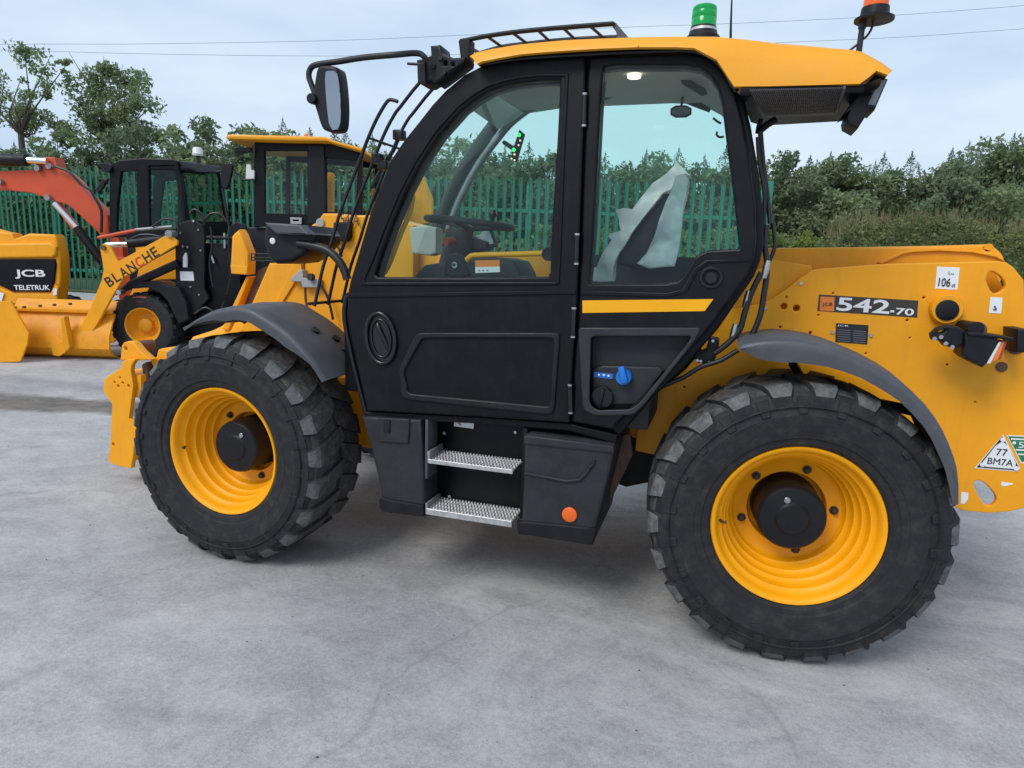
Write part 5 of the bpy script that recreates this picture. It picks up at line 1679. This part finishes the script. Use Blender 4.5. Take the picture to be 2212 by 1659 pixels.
for qs in (((1130, 150), (1115, 60), (1040, 40), (960, 90)), ((1230, 640), (1300, 600), (1380, 640), (1420, 560)), ((840, 160), (900, 140), (1000, 150), (1090, 200)), ((1330, 90), (1340, 200), (1325, 330), (1345, 470)), ((1450, 110), (1445, 230), (1460, 380), (1430, 520))):
    tube('hose', [PD(8.72).px('Z2', q) for q in qs], .013, 'hose', LD, 6, 4)
for q in ((1130, 480), (1160, 560), (1260, 520), (1255, 110), (1140, 130), (1205, 470), (1270, 240)):
    disc('mast_bolt', PD(8.795).px('Z2', q), .013, .014, 'dull_metal', mast, 8, -FH)
for q in ((100, 600), (160, 597), (260, 590), (350, 583), (450, 577)):
    disc('bucket_bolt', PD(8.50).px('Z2', q), .016, .04, 'rust', bkt, 8, -FH)

# ================================================================== ORANGE EXCAVATOR
EP = PD(10.4)
eg = EP.px('Z1', (560, 1700))
EX = thing('excavator', 'orange mini excavator with bent boom and chrome ram behind the wheel loader', 'excavator', (eg.x, eg.y, gz(eg.x, eg.y)))
boom_px = [(-200, 1082), (0, 1080), (235, 1072), (240, 1020), (275, 992), (345, 992), (360, 1060), (420, 1092), (475, 1135), (560, 1240), (680, 1360), (690, 1490), (640, 1490), (560, 1410), (430, 1295), (340, 1268), (200, 1218), (0, 1195), (-200, 1190)]
ebm = plate('boom', EP.poly('Z1', boom_px), EP, .22, 'excavator_orange', EX, .012)
plate('boom_foot', EP.poly('Z1', [(660, 1400), (690, 1400), (770, 1560), (780, 1720), (735, 1720)]), PD(10.42), .18, 'excavator_orange', EX, .01)
plate('ram_link', EP.poly('Z1', [(315, 1290), (350, 1282), (420, 1370), (500, 1480), (570, 1580), (555, 1595), (470, 1500), (380, 1390)]), PD(10.5), .06, 'excavator_orange', EX, .006)
R1 = PD(10.3)
tube('ram_rod', [R1.px('Z1', (345, 1285)), R1.px('Z1', (495, 1450))], .042, 'chrome', EX, 12)
tube('ram_cylinder', [R1.px('Z1', (485, 1440)), R1.px('Z1', (650, 1660))], .065, 'black_plastic', EX, 12)
tube('dipper_ram', [PD(10.35).px('Z1', (-220, 1005)), PD(10.35).px('Z1', (170, 1012))], .085, 'black_plastic', EX, 12)
tube('dipper_rod', [PD(10.35).px('Z1', (165, 1012)), PD(10.35).px('Z1', (300, 1020))], .05, 'chrome', EX, 12)
for q in ((245, 1065), (318, 1052), (310, 1250), (5, 1150), (280, 1018)):
    disc('pin_head', PD(10.38).px('Z1', q), .045, .05, 'dull_metal', EX, 14, -FH)
tube('boom_hose', [PD(10.33).px('Z1', q) for q in ((345, 1050), (440, 1090), (520, 1170), (570, 1200), (600, 1250), (640, 1330), (640, 1470))], .02, 'hose', EX, 6, 3)
ea = EP.ab('Z1', (700, 1500))[0]
ezg = gz(eg.x, eg.y)
obox('upper_body', EP, ea + .05, ea + 1.3, ezg + .55, ezg + 1.10, .1, 1.5, 'excavator_orange', EX, .05)
obox('boom_mount', EP, ea + .05, ea + .45, ezg + .5, ezg + 1.15, .0, .25, 'excavator_orange', EX, .02)
for k in range(2):
    tr = obox('track', EP, ea - .3, ea + 1.5, ezg - .01, ezg + .48, .1 + k * 1.2, .42 + k * 1.2, 'black_rubber', EX, .18)

# ================================================================== YELLOW FORKLIFT at the left edge
TP = PD(9.5)
tg_ = TP.px('Z2', (150, 900))
TK = thing('forklift_truck', 'yellow forklift with black badge panel at the left edge of the picture', 'forklift', (tg_.x, tg_.y, gz(tg_.x, tg_.y)))
tz = gz(tg_.x, tg_.y)
body = TP.poly('Z2', [(-520, 60), (-200, 60), (0, 118), (75, 132), (88, 165), (180, 132), (340, 138), (356, 160), (366, 230), (378, 262), (382, 420), (372, 520), (360, 640), (-520, 640)])
tb = plate('counterweight', body, TP, .22, 'yellow_paint', TK, .03, (), 3)
plate('bumper_roll', TP.poly('Z2', [(-520, 195), (0, 195), (330, 190), (368, 215), (366, 270), (340, 286), (0, 290), (-520, 290)]), PD(9.45), .09, 'yellow_paint', tb, .03, (), 3)
bpn = plate('badge_panel', TP.poly('Z2', [(-520, 296), (352, 294), (360, 330), (348, 440), (322, 502), (90, 500), (0, 458), (-520, 458)]), PD(9.47), .05, 'black_paint', TK, .012)
B_ = PD(9.47)
text_on('lettering', 'JCB', B_, B_.ab('Z2', (98, 418)), B_.ab('Z2', (290, 420)), .125, 'white_print', bpn, .004, .002, .022)
text_on('lettering', 'TELETRUK', B_, B_.ab('Z2', (92, 490)), B_.ab('Z2', (318, 490)), .068, 'white_print', bpn, .004, .002, .02)
plate('lower_skirt', TP.poly('Z2', [(-520, 466), (0, 470), (100, 512), (330, 512), (362, 450), (380, 470), (372, 560), (0, 580), (-520, 580)]), PD(9.46), .06, 'yellow_paint', tb, .012)
plate('corner_label', TP.poly('Z2', [(-10, 495), (45, 510), (30, 560), (-10, 560)]), PD(9.44), .003, 'white_print', tb, 0)
plate('corner_label', TP.poly('Z2', [(352, 480), (376, 478), (372, 520), (350, 524)]), PD(9.45), .003, 'white_print', tb, 0)
ta = TP.ab('Z2', (200, 800))[0]
for da, c0 in ((-.1, .08), (-1.4, .08), (-.1, .85), (-1.4, .85)):
    bg_wheel(TP, (ta + da, tz + .30), .31, .17, TK, width=.24, c0=c0, lug=14)
obox('truck_body', TP, ta - 2.6, ta - .2, tz + .5, TP.ab('Z2', (0, 170))[1], .2, 1.05, 'yellow_paint', TK, .04)
obox('truck_frame', TP, ta - 2.2, ta + .25, tz + .15, TP.ab('Z2', (0, 600))[1], .1, 1.05, 'black_paint', TK)

# ================================================================== YELLOW ROOFED MACHINE behind the head lamp
YP = PD(9.0)
yg = YP.px('V1', (900, 2800))
yz = gz(yg.x, yg.y)
YM = thing('backhoe_loader', 'yellow roofed loader with a dark boxy cab behind the head lamp', 'loader', (yg.x, yg.y, yz))
rf = [(170, 78), (200, 32), (300, 28), (700, 40), (1250, 52), (1590, 62), (1690, 108), (1800, 148), (2100, 218), (2128, 262), (2125, 285), (2040, 258), (1700, 162), (1600, 128), (1000, 118), (190, 96)]
yroof = plate('cab_roof', YP.poly('V1', rf), PD(8.8), 1.5, 'yellow_roof', YM, .02)
q = PD(9.2).px('V1', (1245, 50))
turned('roof_knob', (q.x, q.y, q.z - .02), [(.03, 0), (.03, .06), (.02, .08)], 'lens_amber', YM, 10)
yf_o = [(495, 110), (1620, 130), (1720, 165), (2050, 265), (2040, 1150), (2000, 1320), (480, 1320)]
yh1 = [(640, 225), (1255, 225), (1255, 1140), (640, 1125)]
yh2 = [(1530, 330), (1990, 370), (1950, 1110), (1530, 1110)]
ycf = plate('cab_frame', YP.poly('V1', yf_o), YP, .08, 'black_paint', YM, .01, [YP.poly('V1', yh1), YP.poly('V1', yh2)])
plate('cab_window', YP.poly('V1', yh1), PD(9.03), .005, 'cab_glass', ycf, 0)
plate('cab_window', YP.poly('V1', yh2), PD(9.03), .005, 'cab_glass', ycf, 0)
plate('wide_pillar', YP.poly('V1', [(1275, 150), (1510, 155), (1535, 1290), (1265, 1290)]), PD(8.97), .06, 'black_plastic', ycf, .012)
plate('cab_frame', YP.poly('V1', yf_o), PD(10.2), .06, 'black_paint', YM, .01, [YP.poly('V1', [(560, 190), (1950, 300), (1950, 1180), (560, 1180)])])
plate('door_grip', YP.poly('V1', [(1030, 1190), (1195, 1195), (1190, 1290), (1035, 1285)]), PD(8.95), .03, 'grey_paint', YM, .006, [YP.poly('V1', [(1065, 1222), (1160, 1225), (1150, 1250), (1070, 1248)])])
plate('boom_post', YP.poly('V1', [(1085, 330), (1165, 330), (1170, 1140), (1085, 1140)]), PD(10.5), .15, 'yellow_old', YM, .01)
plate('rear_arm', YP.poly('V1', [(1830, 620), (1950, 560), (1960, 640), (1900, 1110), (1790, 1110)]), PD(10.5), .15, 'yellow_old', YM, .01)
plate('rear_arm', PD(10.5).poly('Z3', [(750, 1040), (790, 1150), (830, 1250), (830, 1400), (740, 1420), (640, 1400), (700, 1200)]), PD(10.6), .2, 'yellow_old', YM, .015)
plate('work_lamp', YP.poly('V1', [(245, 200), (480, 195), (485, 260), (250, 265)]), PD(8.9), .08, 'black_plastic', YM, .01)
tube('lamp_rail', [PD(8.92).px('V1', q) for q in ((470, 150), (470, 230), (200, 300), (440, 350))], .012, 'hose', YM, 6)
tube('mirror_arm', [PD(8.9).px('V1', q) for q in ((190, 520), (270, 570), (330, 650), (480, 640))], .014, 'hose', YM, 6)
plate('mirror_back', YP.poly('V1', [(400, 430), (460, 430), (470, 510), (515, 520), (510, 640), (390, 640)]), PD(8.95), .04, 'lens_white', YM, .006)
obox('body', YP, YP.ab('V1', (300, 0))[0], YP.ab('V1', (2400, 0))[0], yz + .7, YP.ab('V1', (0, 1310))[1], .05, 1.5, 'black_paint', YM, .03)
ya = YP.ab('V1', (600, 0))[0]
for da, c0 in ((.0, -.05), (2.0, -.05), (0, 1.3), (2.0, 1.3)):
    bg_wheel(YP, (ya + da, yz + .55), .56, .30, YM, width=.42, c0=c0, lug=16)
obox('frame', YP, ya - .4, ya + 2.6, yz + .35, yz + .75, .2, 1.3, 'black_paint', YM, .02)


# ================================================================== VEGETATION
def leaf_bm(bm, p, s, rnd, flat=0.0):
    n = Vector((rnd.gauss(0, 1), rnd.gauss(0, 1), rnd.gauss(0, 1) + flat)).normalized()
    u = n.orthogonal().normalized()
    u.rotate(Matrix.Rotation(rnd.uniform(0, 6.28), 3, n))
    v = n.cross(u)
    a, c = s * rnd.uniform(.6, 1.25), s * rnd.uniform(.35, .6)
    vs_ = [bm.verts.new(p - u * a), bm.verts.new(p - v * c + n * c * .3), bm.verts.new(p + u * a), bm.verts.new(p + v * c + n * c * .3)]
    bm.faces.new(vs_)


def clump(bm, c, r, n, s, rnd, sq=.8):
    for _ in range(n):
        d = Vector((rnd.gauss(0, 1), rnd.gauss(0, 1), rnd.gauss(0, 1))).normalized()
        rr = r * (rnd.random() ** .38) * (1 + .28 * noise.noise(d * 2.2 + Vector(c)))
        leaf_bm(bm, Vector(c) + Vector((d.x * rr, d.y * rr, d.z * rr * sq)), s, rnd, .4)


def quick(name, bm, material, parent=None):
    me = bpy.data.meshes.new(name)
    bm.to_mesh(me)
    bm.free()
    return link(name, me, material, parent, 0)


def mk_conifer(seed, h):
    rnd = random.Random(seed)
    bm = bmesh.new()
    lob = Vector((rnd.uniform(0, 50), 0, 0))
    for i in range(4800):
        f = 1 - math.sqrt(rnd.random()) if rnd.random() < .8 else rnd.random()
        z = h * (.03 + .94 * f)
        a = rnd.uniform(0, 6.283)
        R = ((1 - f) ** .7 * h * .30 + .07) * (1 + .45 * noise.noise(Vector((math.cos(a) * 1.6, math.sin(a) * 1.6, z * 1.5)) + lob))
        rr = R * (.25 + .75 * rnd.random() ** .45)
        leaf_bm(bm, Vector((math.cos(a) * rr, math.sin(a) * rr, z - rr * .22 + rnd.uniform(-.1, .1))), .088 * (1.15 - .4 * f), rnd, .8)
    for j in range(70):
        zz_ = h * (.84 + .165 * j / 70)
        w3 = .26 * (1 - j / 70) + .02
        leaf_bm(bm, Vector((rnd.uniform(-w3, w3), rnd.uniform(-w3, w3), zz_)), .055, rnd)
    crown = bpy.data.meshes.new('crown')
    bm.to_mesh(crown)
    bm.free()
    crown.materials.append(MATS['leaf_conifer'])
    bm = bmesh.new()
    tube_bm(bm, [(0, 0, -.2), (.02, 0, h * .4), (0, .02, h * .8), (0, 0, h * 1.02)], [.11, .075, .022, .005], 6)
    tr = bpy.data.meshes.new('trunk')
    bm.to_mesh(tr)
    bm.free()
    tr.materials.append(MATS['bark'])
    return crown, tr


CON = [mk_conifer(10 + k, 6.2 + .5 * k) for k in range(4)]
rnd = random.Random(3)


def put_conifer(p, sc, label, group):
    cr_, tr_ = rnd.choice(CON)
    e = thing('conifer_tree', label, 'tree', p, group)
    e.scale = (sc * rnd.uniform(.95, 1.3), sc * rnd.uniform(.95, 1.3), sc)
    e.rotation_euler = (0, 0, rnd.uniform(0, 6.28))
    for n_, me in (('trunk', tr_), ('crown', cr_)):
        o = bpy.data.objects.new(n_, me)
        COL.objects.link(o)
        o.parent = e


def top_height(u, v, d):
    q = PD(d).px('D', (u, v))
    return q


# a band of conifers behind the fence; tops follow the tree line in the photograph
line = [(-60, 330), (60, 310), (350, 285), (480, 275), (600, 285), (720, 290), (820, 320), (900, 330), (1000, 300), (1100, 320), (1200, 308), (1290, 330), (1400, 338), (1520, 335), (1650, 345), (1760, 330), (1900, 342), (2030, 332), (2120, 306), (2230, 296), (2330, 285)]


def line_y(u):
    for (a, b1), (c, d1) in zip(line, line[1:]):
        if a <= u <= c:
            return b1 + (d1 - b1) * (u - a) / (c - a)
    return line[-1][1]


LEFTC = 'dark conifer in the tree line behind the green fence'
RIGHTC = 'dark conifer in the tree line right of the telehandler cab'
u = -60
while u < 2300:
    for row, dd in ((0, 24), (1, 29)):
        uu = u + rnd.uniform(-16, 16) + row * 22
        d = dd + rnd.uniform(-1.5, 1.5)
        q = PD(d).px('D', (uu, line_y(min(max(uu, -60), 2330)) + rnd.uniform(4, 26) + (14 if uu > 1640 else 0)))
        zg_ = gz(q.x, q.y)
        hgt_ = q.z - zg_
        put_conifer((q.x, q.y, zg_), hgt_ / 6.95, LEFTC if uu < 1640 else RIGHTC, 'conifers behind the green fence' if uu < 1640 else 'conifers right of the cab')
    u += 40

# broadleaf trees at the left, sparse crowns
def broadleaf(name, label, d, base_u, clumps, stems, seed, leaf='leaf_mid', s=.10, dens=260):
    rnd = random.Random(seed)
    pl = PD(d)
    b0 = pl.px('D', (base_u, 560))
    z0 = gz(b0.x, b0.y)
    e = thing(name, label, 'tree', (b0.x, b0.y, z0))
    bm = bmesh.new()
    for (u, v, r) in clumps:
        q = pl.px('D', (u, v)) + FH * rnd.uniform(-1.0, 1.0)
        R = r / F_REF * d
        for _ in range(5):
            o = Vector((rnd.gauss(0, .5), rnd.gauss(0, .5), rnd.gauss(0, .42))) * R
            clump(bm, q + o, R * rnd.uniform(.45, .8), int(dens * R * R * .6) + 12, s, rnd)
    quick('crown', bm, leaf, e).location = -e.location
    bm = bmesh.new()
    root = Vector((b0.x, b0.y, z0 - .2))
    fork = pl.px('D', stems[0])
    tube_bm(bm, [root, root.lerp(fork, .5) + Vector((.1, 0, 0)), fork], [.16, .12, .08], 8)
    for (u, v, r) in clumps:
        q = pl.px('D', (u, v))
        mid_ = fork.lerp(q, .5) + Vector((rnd.uniform(-.2, .2), rnd.uniform(-.3, .3), -.15))
        tube_bm(bm, [fork, mid_, q, q + (q - mid_) * .35], [.05, .025, .012, .004], 5)
    quick('trunk', bm, 'bark', e).location = -e.location
    return e


broadleaf('broadleaf_tree', 'sparse pale-leaved tree at the far left below the wires', 21, 60,
          [(55, 130, 30), (95, 150, 26), (130, 158, 16), (40, 185, 34), (75, 190, 22), (25, 215, 34), (60, 235, 32), (15, 245, 30), (85, 262, 20), (40, 275, 30), (8, 180, 18)], [(45, 290)], 5, s=.065, dens=520)
broadleaf('broadleaf_tree', 'rounded full-leaved tree standing above the orange excavator', 22, 250,
          [(222, 150, 30), (260, 165, 34), (195, 185, 30), (290, 200, 36), (240, 200, 42), (210, 230, 36), (305, 240, 32), (265, 250, 44), (325, 232, 18), (180, 255, 30), (225, 285, 44), (290, 290, 40), (325, 280, 26), (168, 145, 12), (160, 285, 30)], [(235, 300)], 9, s=.065, dens=640)


def shrub(name, label, cat, d, blobs, seed, leaf, s, dens, group=None, grass=0):
    rnd = random.Random(seed)
    pl = PD(d)
    u0 = sum(b[0] for b in blobs) / len(blobs)
    b0 = pl.px('D', (u0, 560))
    z0 = gz(b0.x, b0.y)
    e = thing(name, label, cat, (b0.x, b0.y, z0), group)
    bm = bmesh.new()
    bs = bmesh.new()
    for (u, v, r) in blobs:
        q = pl.px('D', (u, v)) + FH * rnd.uniform(-.8, .8)
        R = r / F_REF * d
        # foliage reaches the ground below the blob
        zg_ = gz(q.x, q.y)
        k = max(1, int((q.z - zg_) / (R * .9)))
        for j in range(k + 1):
            c = Vector((q.x + rnd.gauss(0, .15) * R, q.y + rnd.gauss(0, .2) * R, max(q.z - j * R * .9, zg_ + R * .3)))
            for _ in range(3):
                o = Vector((rnd.gauss(0, .55), rnd.gauss(0, .45), min(rnd.gauss(0, .40), .35))) * R
                clump(bm, c + o, R * rnd.uniform(.45, .75), int(dens * R * R) + 10, s, rnd)
        tube_bm(bs, [(b0.x + (q.x - b0.x) * .7, b0.y + (q.y - b0.y) * .7, zg_ - .1), (q.x, q.y, (q.z + zg_) / 2), q], [.06, .04, .01], 5)
    quick('foliage', bm, leaf, e).location = -e.location
    quick('stem', bs, 'bark', e).location = -e.location
    return e


rs = random.Random(12)
# scrub below the broadleaf trees and along the back of the fence
for i in range(24):
    u = -40 + i * 72 + rs.uniform(-15, 15)
    shrub('scrub_bush', 'dark scrubby bush behind the palisade fence', 'bush', 19.5 + rs.uniform(-1, 1.2), [(u + rs.uniform(-30, 30), line_y(max(u, -60)) + (26 if u < 900 else 36) + rs.uniform(-12, 25), 44) for _ in range(2)] + [(u + 30, line_y(max(u, -60)) + 60, 44), (u, 410, 50)], 40 + i, 'leaf_dark' if i % 3 else 'leaf_mid', .10, 130, 'scrub behind the fence')
for i in range(12):
    u = 620 + i * 92
    shrub('low_bush', 'low olive bush at the foot of the fence', 'bush', 15.3, [(u + rs.uniform(-20, 20), 520 + rs.uniform(-12, 20), 40) for _ in range(3)], 70 + i, 'leaf_olive', .09, 150, 'low bushes at the fence foot')
# bushes right of the cab
R_ = [(1715, 372, 40, 21), (1790, 362, 46, 21), (1850, 372, 44, 21), (1750, 430, 46, 19), (1930, 392, 50, 21), (1850, 440, 46, 18.5), (2010, 400, 46, 20), (2090, 372, 52, 20), (2170, 345, 50, 20), (2230, 340, 50, 20), (2120, 420, 54, 17.5), (2200, 430, 54, 17.5), (1990, 460, 44, 17.5)]
nm_ = ['leaf_dark', 'leaf_dark', 'leaf_mid']
lb = ['pointed dark bush directly right of the cab back', 'tall dark bush below the cab lamp overhang', 'tall dark bush centred in the right tree mass', 'lower bush just above the boom left end', 'dark bush in the dip of the right tree line', 'round pale bush low in the right tree mass', 'dark bush left of the rising right tree line', 'tall bush where the right tree line rises', 'tallest dark bush near the right picture edge', 'dark bush cut by the right picture edge', 'broad round bush right of the hedge top', 'broad round bush low at the right picture edge', 'rounded bush standing behind the hedge middle']
for i, (u, v, r, d) in enumerate(R_):
    shrub('bush', lb[i], 'bush', d, [(u + rs.uniform(-8, 8), v - 4, r), (u + rs.uniform(-30, 30), v + 6, r * .8), (u + rs.uniform(-40, 40), v + 45, r * .9)], 100 + i, nm_[i % 3] if i != 5 else 'leaf_mid', .085, 300)
# hedge: one clipped run with straw grass on top
rnd = random.Random(77)
HP = PD(13.6)
h0 = HP.px('D', (1900, 600))
hz0 = gz(h0.x, h0.y)
hedge = thing('hedge', 'long olive hedge with dry grassy top behind the telehandler boom', 'hedge', (h0.x, h0.y, hz0))
bm = bmesh.new()
bs = bmesh.new()
bstem = bmesh.new()
tops_ = [(1640, 505), (1700, 512), (1790, 520), (1830, 482), (1900, 470), (1980, 466), (2060, 466), (2110, 478), (2170, 490), (2260, 500), (2360, 500), (2500, 505)]
for (a, va), (c, vc_) in zip(tops_, tops_[1:]):
    n_ = int((c - a) / 11)
    for k in range(n_):
        f = k / n_
        u, v = a + (c - a) * f, va + (vc_ - va) * f + rnd.uniform(-4, 4)
        q = HP.px('D', (u, v + 12)) + FH * rnd.uniform(-.15, .9)
        zg_ = gz(q.x, q.y)
        z = q.z
        while z > zg_ + .1:
            clump(bm, (q.x + rnd.uniform(-.12, .12), q.y + rnd.uniform(-.15, .15), z), .21, 44, .042, rnd)
            z -= .20
        if u > 1800:
            for _ in range(16):
                b1 = Vector((q.x + rnd.uniform(-.15, .15), q.y + rnd.uniform(-.2, .2), q.z + rnd.uniform(-.05, .12)))
                t1 = b1 + Vector((rnd.uniform(-.08, .08), rnd.uniform(-.08, .08), rnd.uniform(.10, .30)))
                w2 = RGT0 * .008
                vv = [bs.verts.new(x) for x in (b1 - w2, b1 + w2, t1)]
                bs.faces.new(vv)
        if k % 4 == 0:
            tube_bm(bstem, [(q.x, q.y, zg_ - .1), (q.x, q.y, q.z - .15)], [.03, .012], 5)
quick('foliage', bm, 'leaf_olive', hedge).location = -hedge.location
quick('grass_top', bs, 'straw', hedge).location = -hedge.location
quick('stem', bstem, 'bark', hedge).location = -hedge.location
# light green weeds with pale flowers at the hedge's left end
for i, (u, v) in enumerate(((1690, 505), (1730, 515), (1770, 520))):
    shrub('weed_clump', ['bright leafy weeds with pale flowers beside the cab back', 'bright leafy weeds in the gap before the hedge', 'bright weeds against the hedge left end'][i], 'weeds', 12.2, [(u, v, 20), (u + 15, v + 8, 18)], 140 + i, 'leaf_bright', .06, 700)

# ================================================================== OVERHEAD WIRES
WD = 42
PLW = PD(WD)
poles = []
for uu, lab in ((-900, 'wooden pole carrying the wires beyond the left picture edge'), (3100, 'wooden pole carrying the wires beyond the right picture edge')):
    q = PLW.px('D', (uu, 560))
    z0 = gz(q.x, q.y)
    e = thing('utility_pole', lab, 'pole', (q.x, q.y, z0))
    tube('pole_shaft', [(q.x, q.y, z0 - .5), (q.x, q.y, 20)], [.17, .12], 'wood_pole', e, 10)
    poles.append(q)
for pts, lab in (([(-900, 108), (0, 96), (300, 95), (700, 88), (1000, 76), (1320, 60), (1600, 50), (1900, 35), (2212, 12), (2500, -14), (3100, -80)], 'upper thin overhead wire crossing the sky'),
                 ([(-900, 84), (0, 108), (350, 117), (700, 121), (1000, 118), (1300, 112), (1690, 92), (1950, 80), (2212, 62), (2500, 42), (3100, -15)], 'lower thin overhead wire crossing the sky behind the roof')):
    w_ = tube('overhead_wire', [PLW.px('D', q) for q in pts], .0085, 'hose', None, 4, 6)
    tag(w_, lab, 'wire', 'overhead wires')

# ================================================================== SMALL DEBRIS on the yard
rnd = random.Random(21)
bm = bmesh.new()
spots = [(250, 1360), (140, 1553), (105, 1526), (712, 1242), (735, 1238), (820, 1212), (585, 1210), (1064, 1428), (1092, 1400), (1120, 1386), (1142, 1375), (1430, 1377), (872, 1564), (985, 1553), (1020, 1574), (472, 1350), (760, 1625), (1450, 1549), (2050, 1345), (2110, 1360), (2120, 1390), (2180, 1440), (955, 1330), (640, 1300), (350, 1640), (225, 1646), (1290, 1640)]
for (u, v) in spots:
    d = ray('D', (u, v))
    tt = -CAM.z / d.z
    c = CAM + d * tt
    for _ in range(rnd.randint(1, 2)):
        r = rnd.uniform(.004, .010)
        res = bmesh.ops.create_icosphere(bm, subdivisions=1, radius=r)
        o = Vector((c.x + rnd.uniform(-.02, .02), c.y + rnd.uniform(-.02, .02), r * .25))
        sx_, sy_ = rnd.uniform(.8, 2.0), rnd.uniform(.7, 1.4)
        for vtx in res['verts']:
            vtx.co = Vector((vtx.co.x * sx_, vtx.co.y * sy_, vtx.co.z * .5)) * rnd.uniform(.9, 1.1) + o
for _ in range(260):
    c = Vector((rnd.uniform(-5, 6), rnd.uniform(-2.2, 4), 0))
    r = rnd.uniform(.002, .0045)
    res = bmesh.ops.create_icosphere(bm, subdivisions=1, radius=r)
    for vtx in res['verts']:
        vtx.co = Vector((vtx.co.x * 1.3, vtx.co.y, vtx.co.z * .6)) + Vector((c.x, c.y, gz(c.x, c.y) + r * .3))
deb = quick('debris', bm, 'pebble')
tag(deb, 'scattered dark grit and leaf bits on the concrete', 'debris', None, 'stuff')
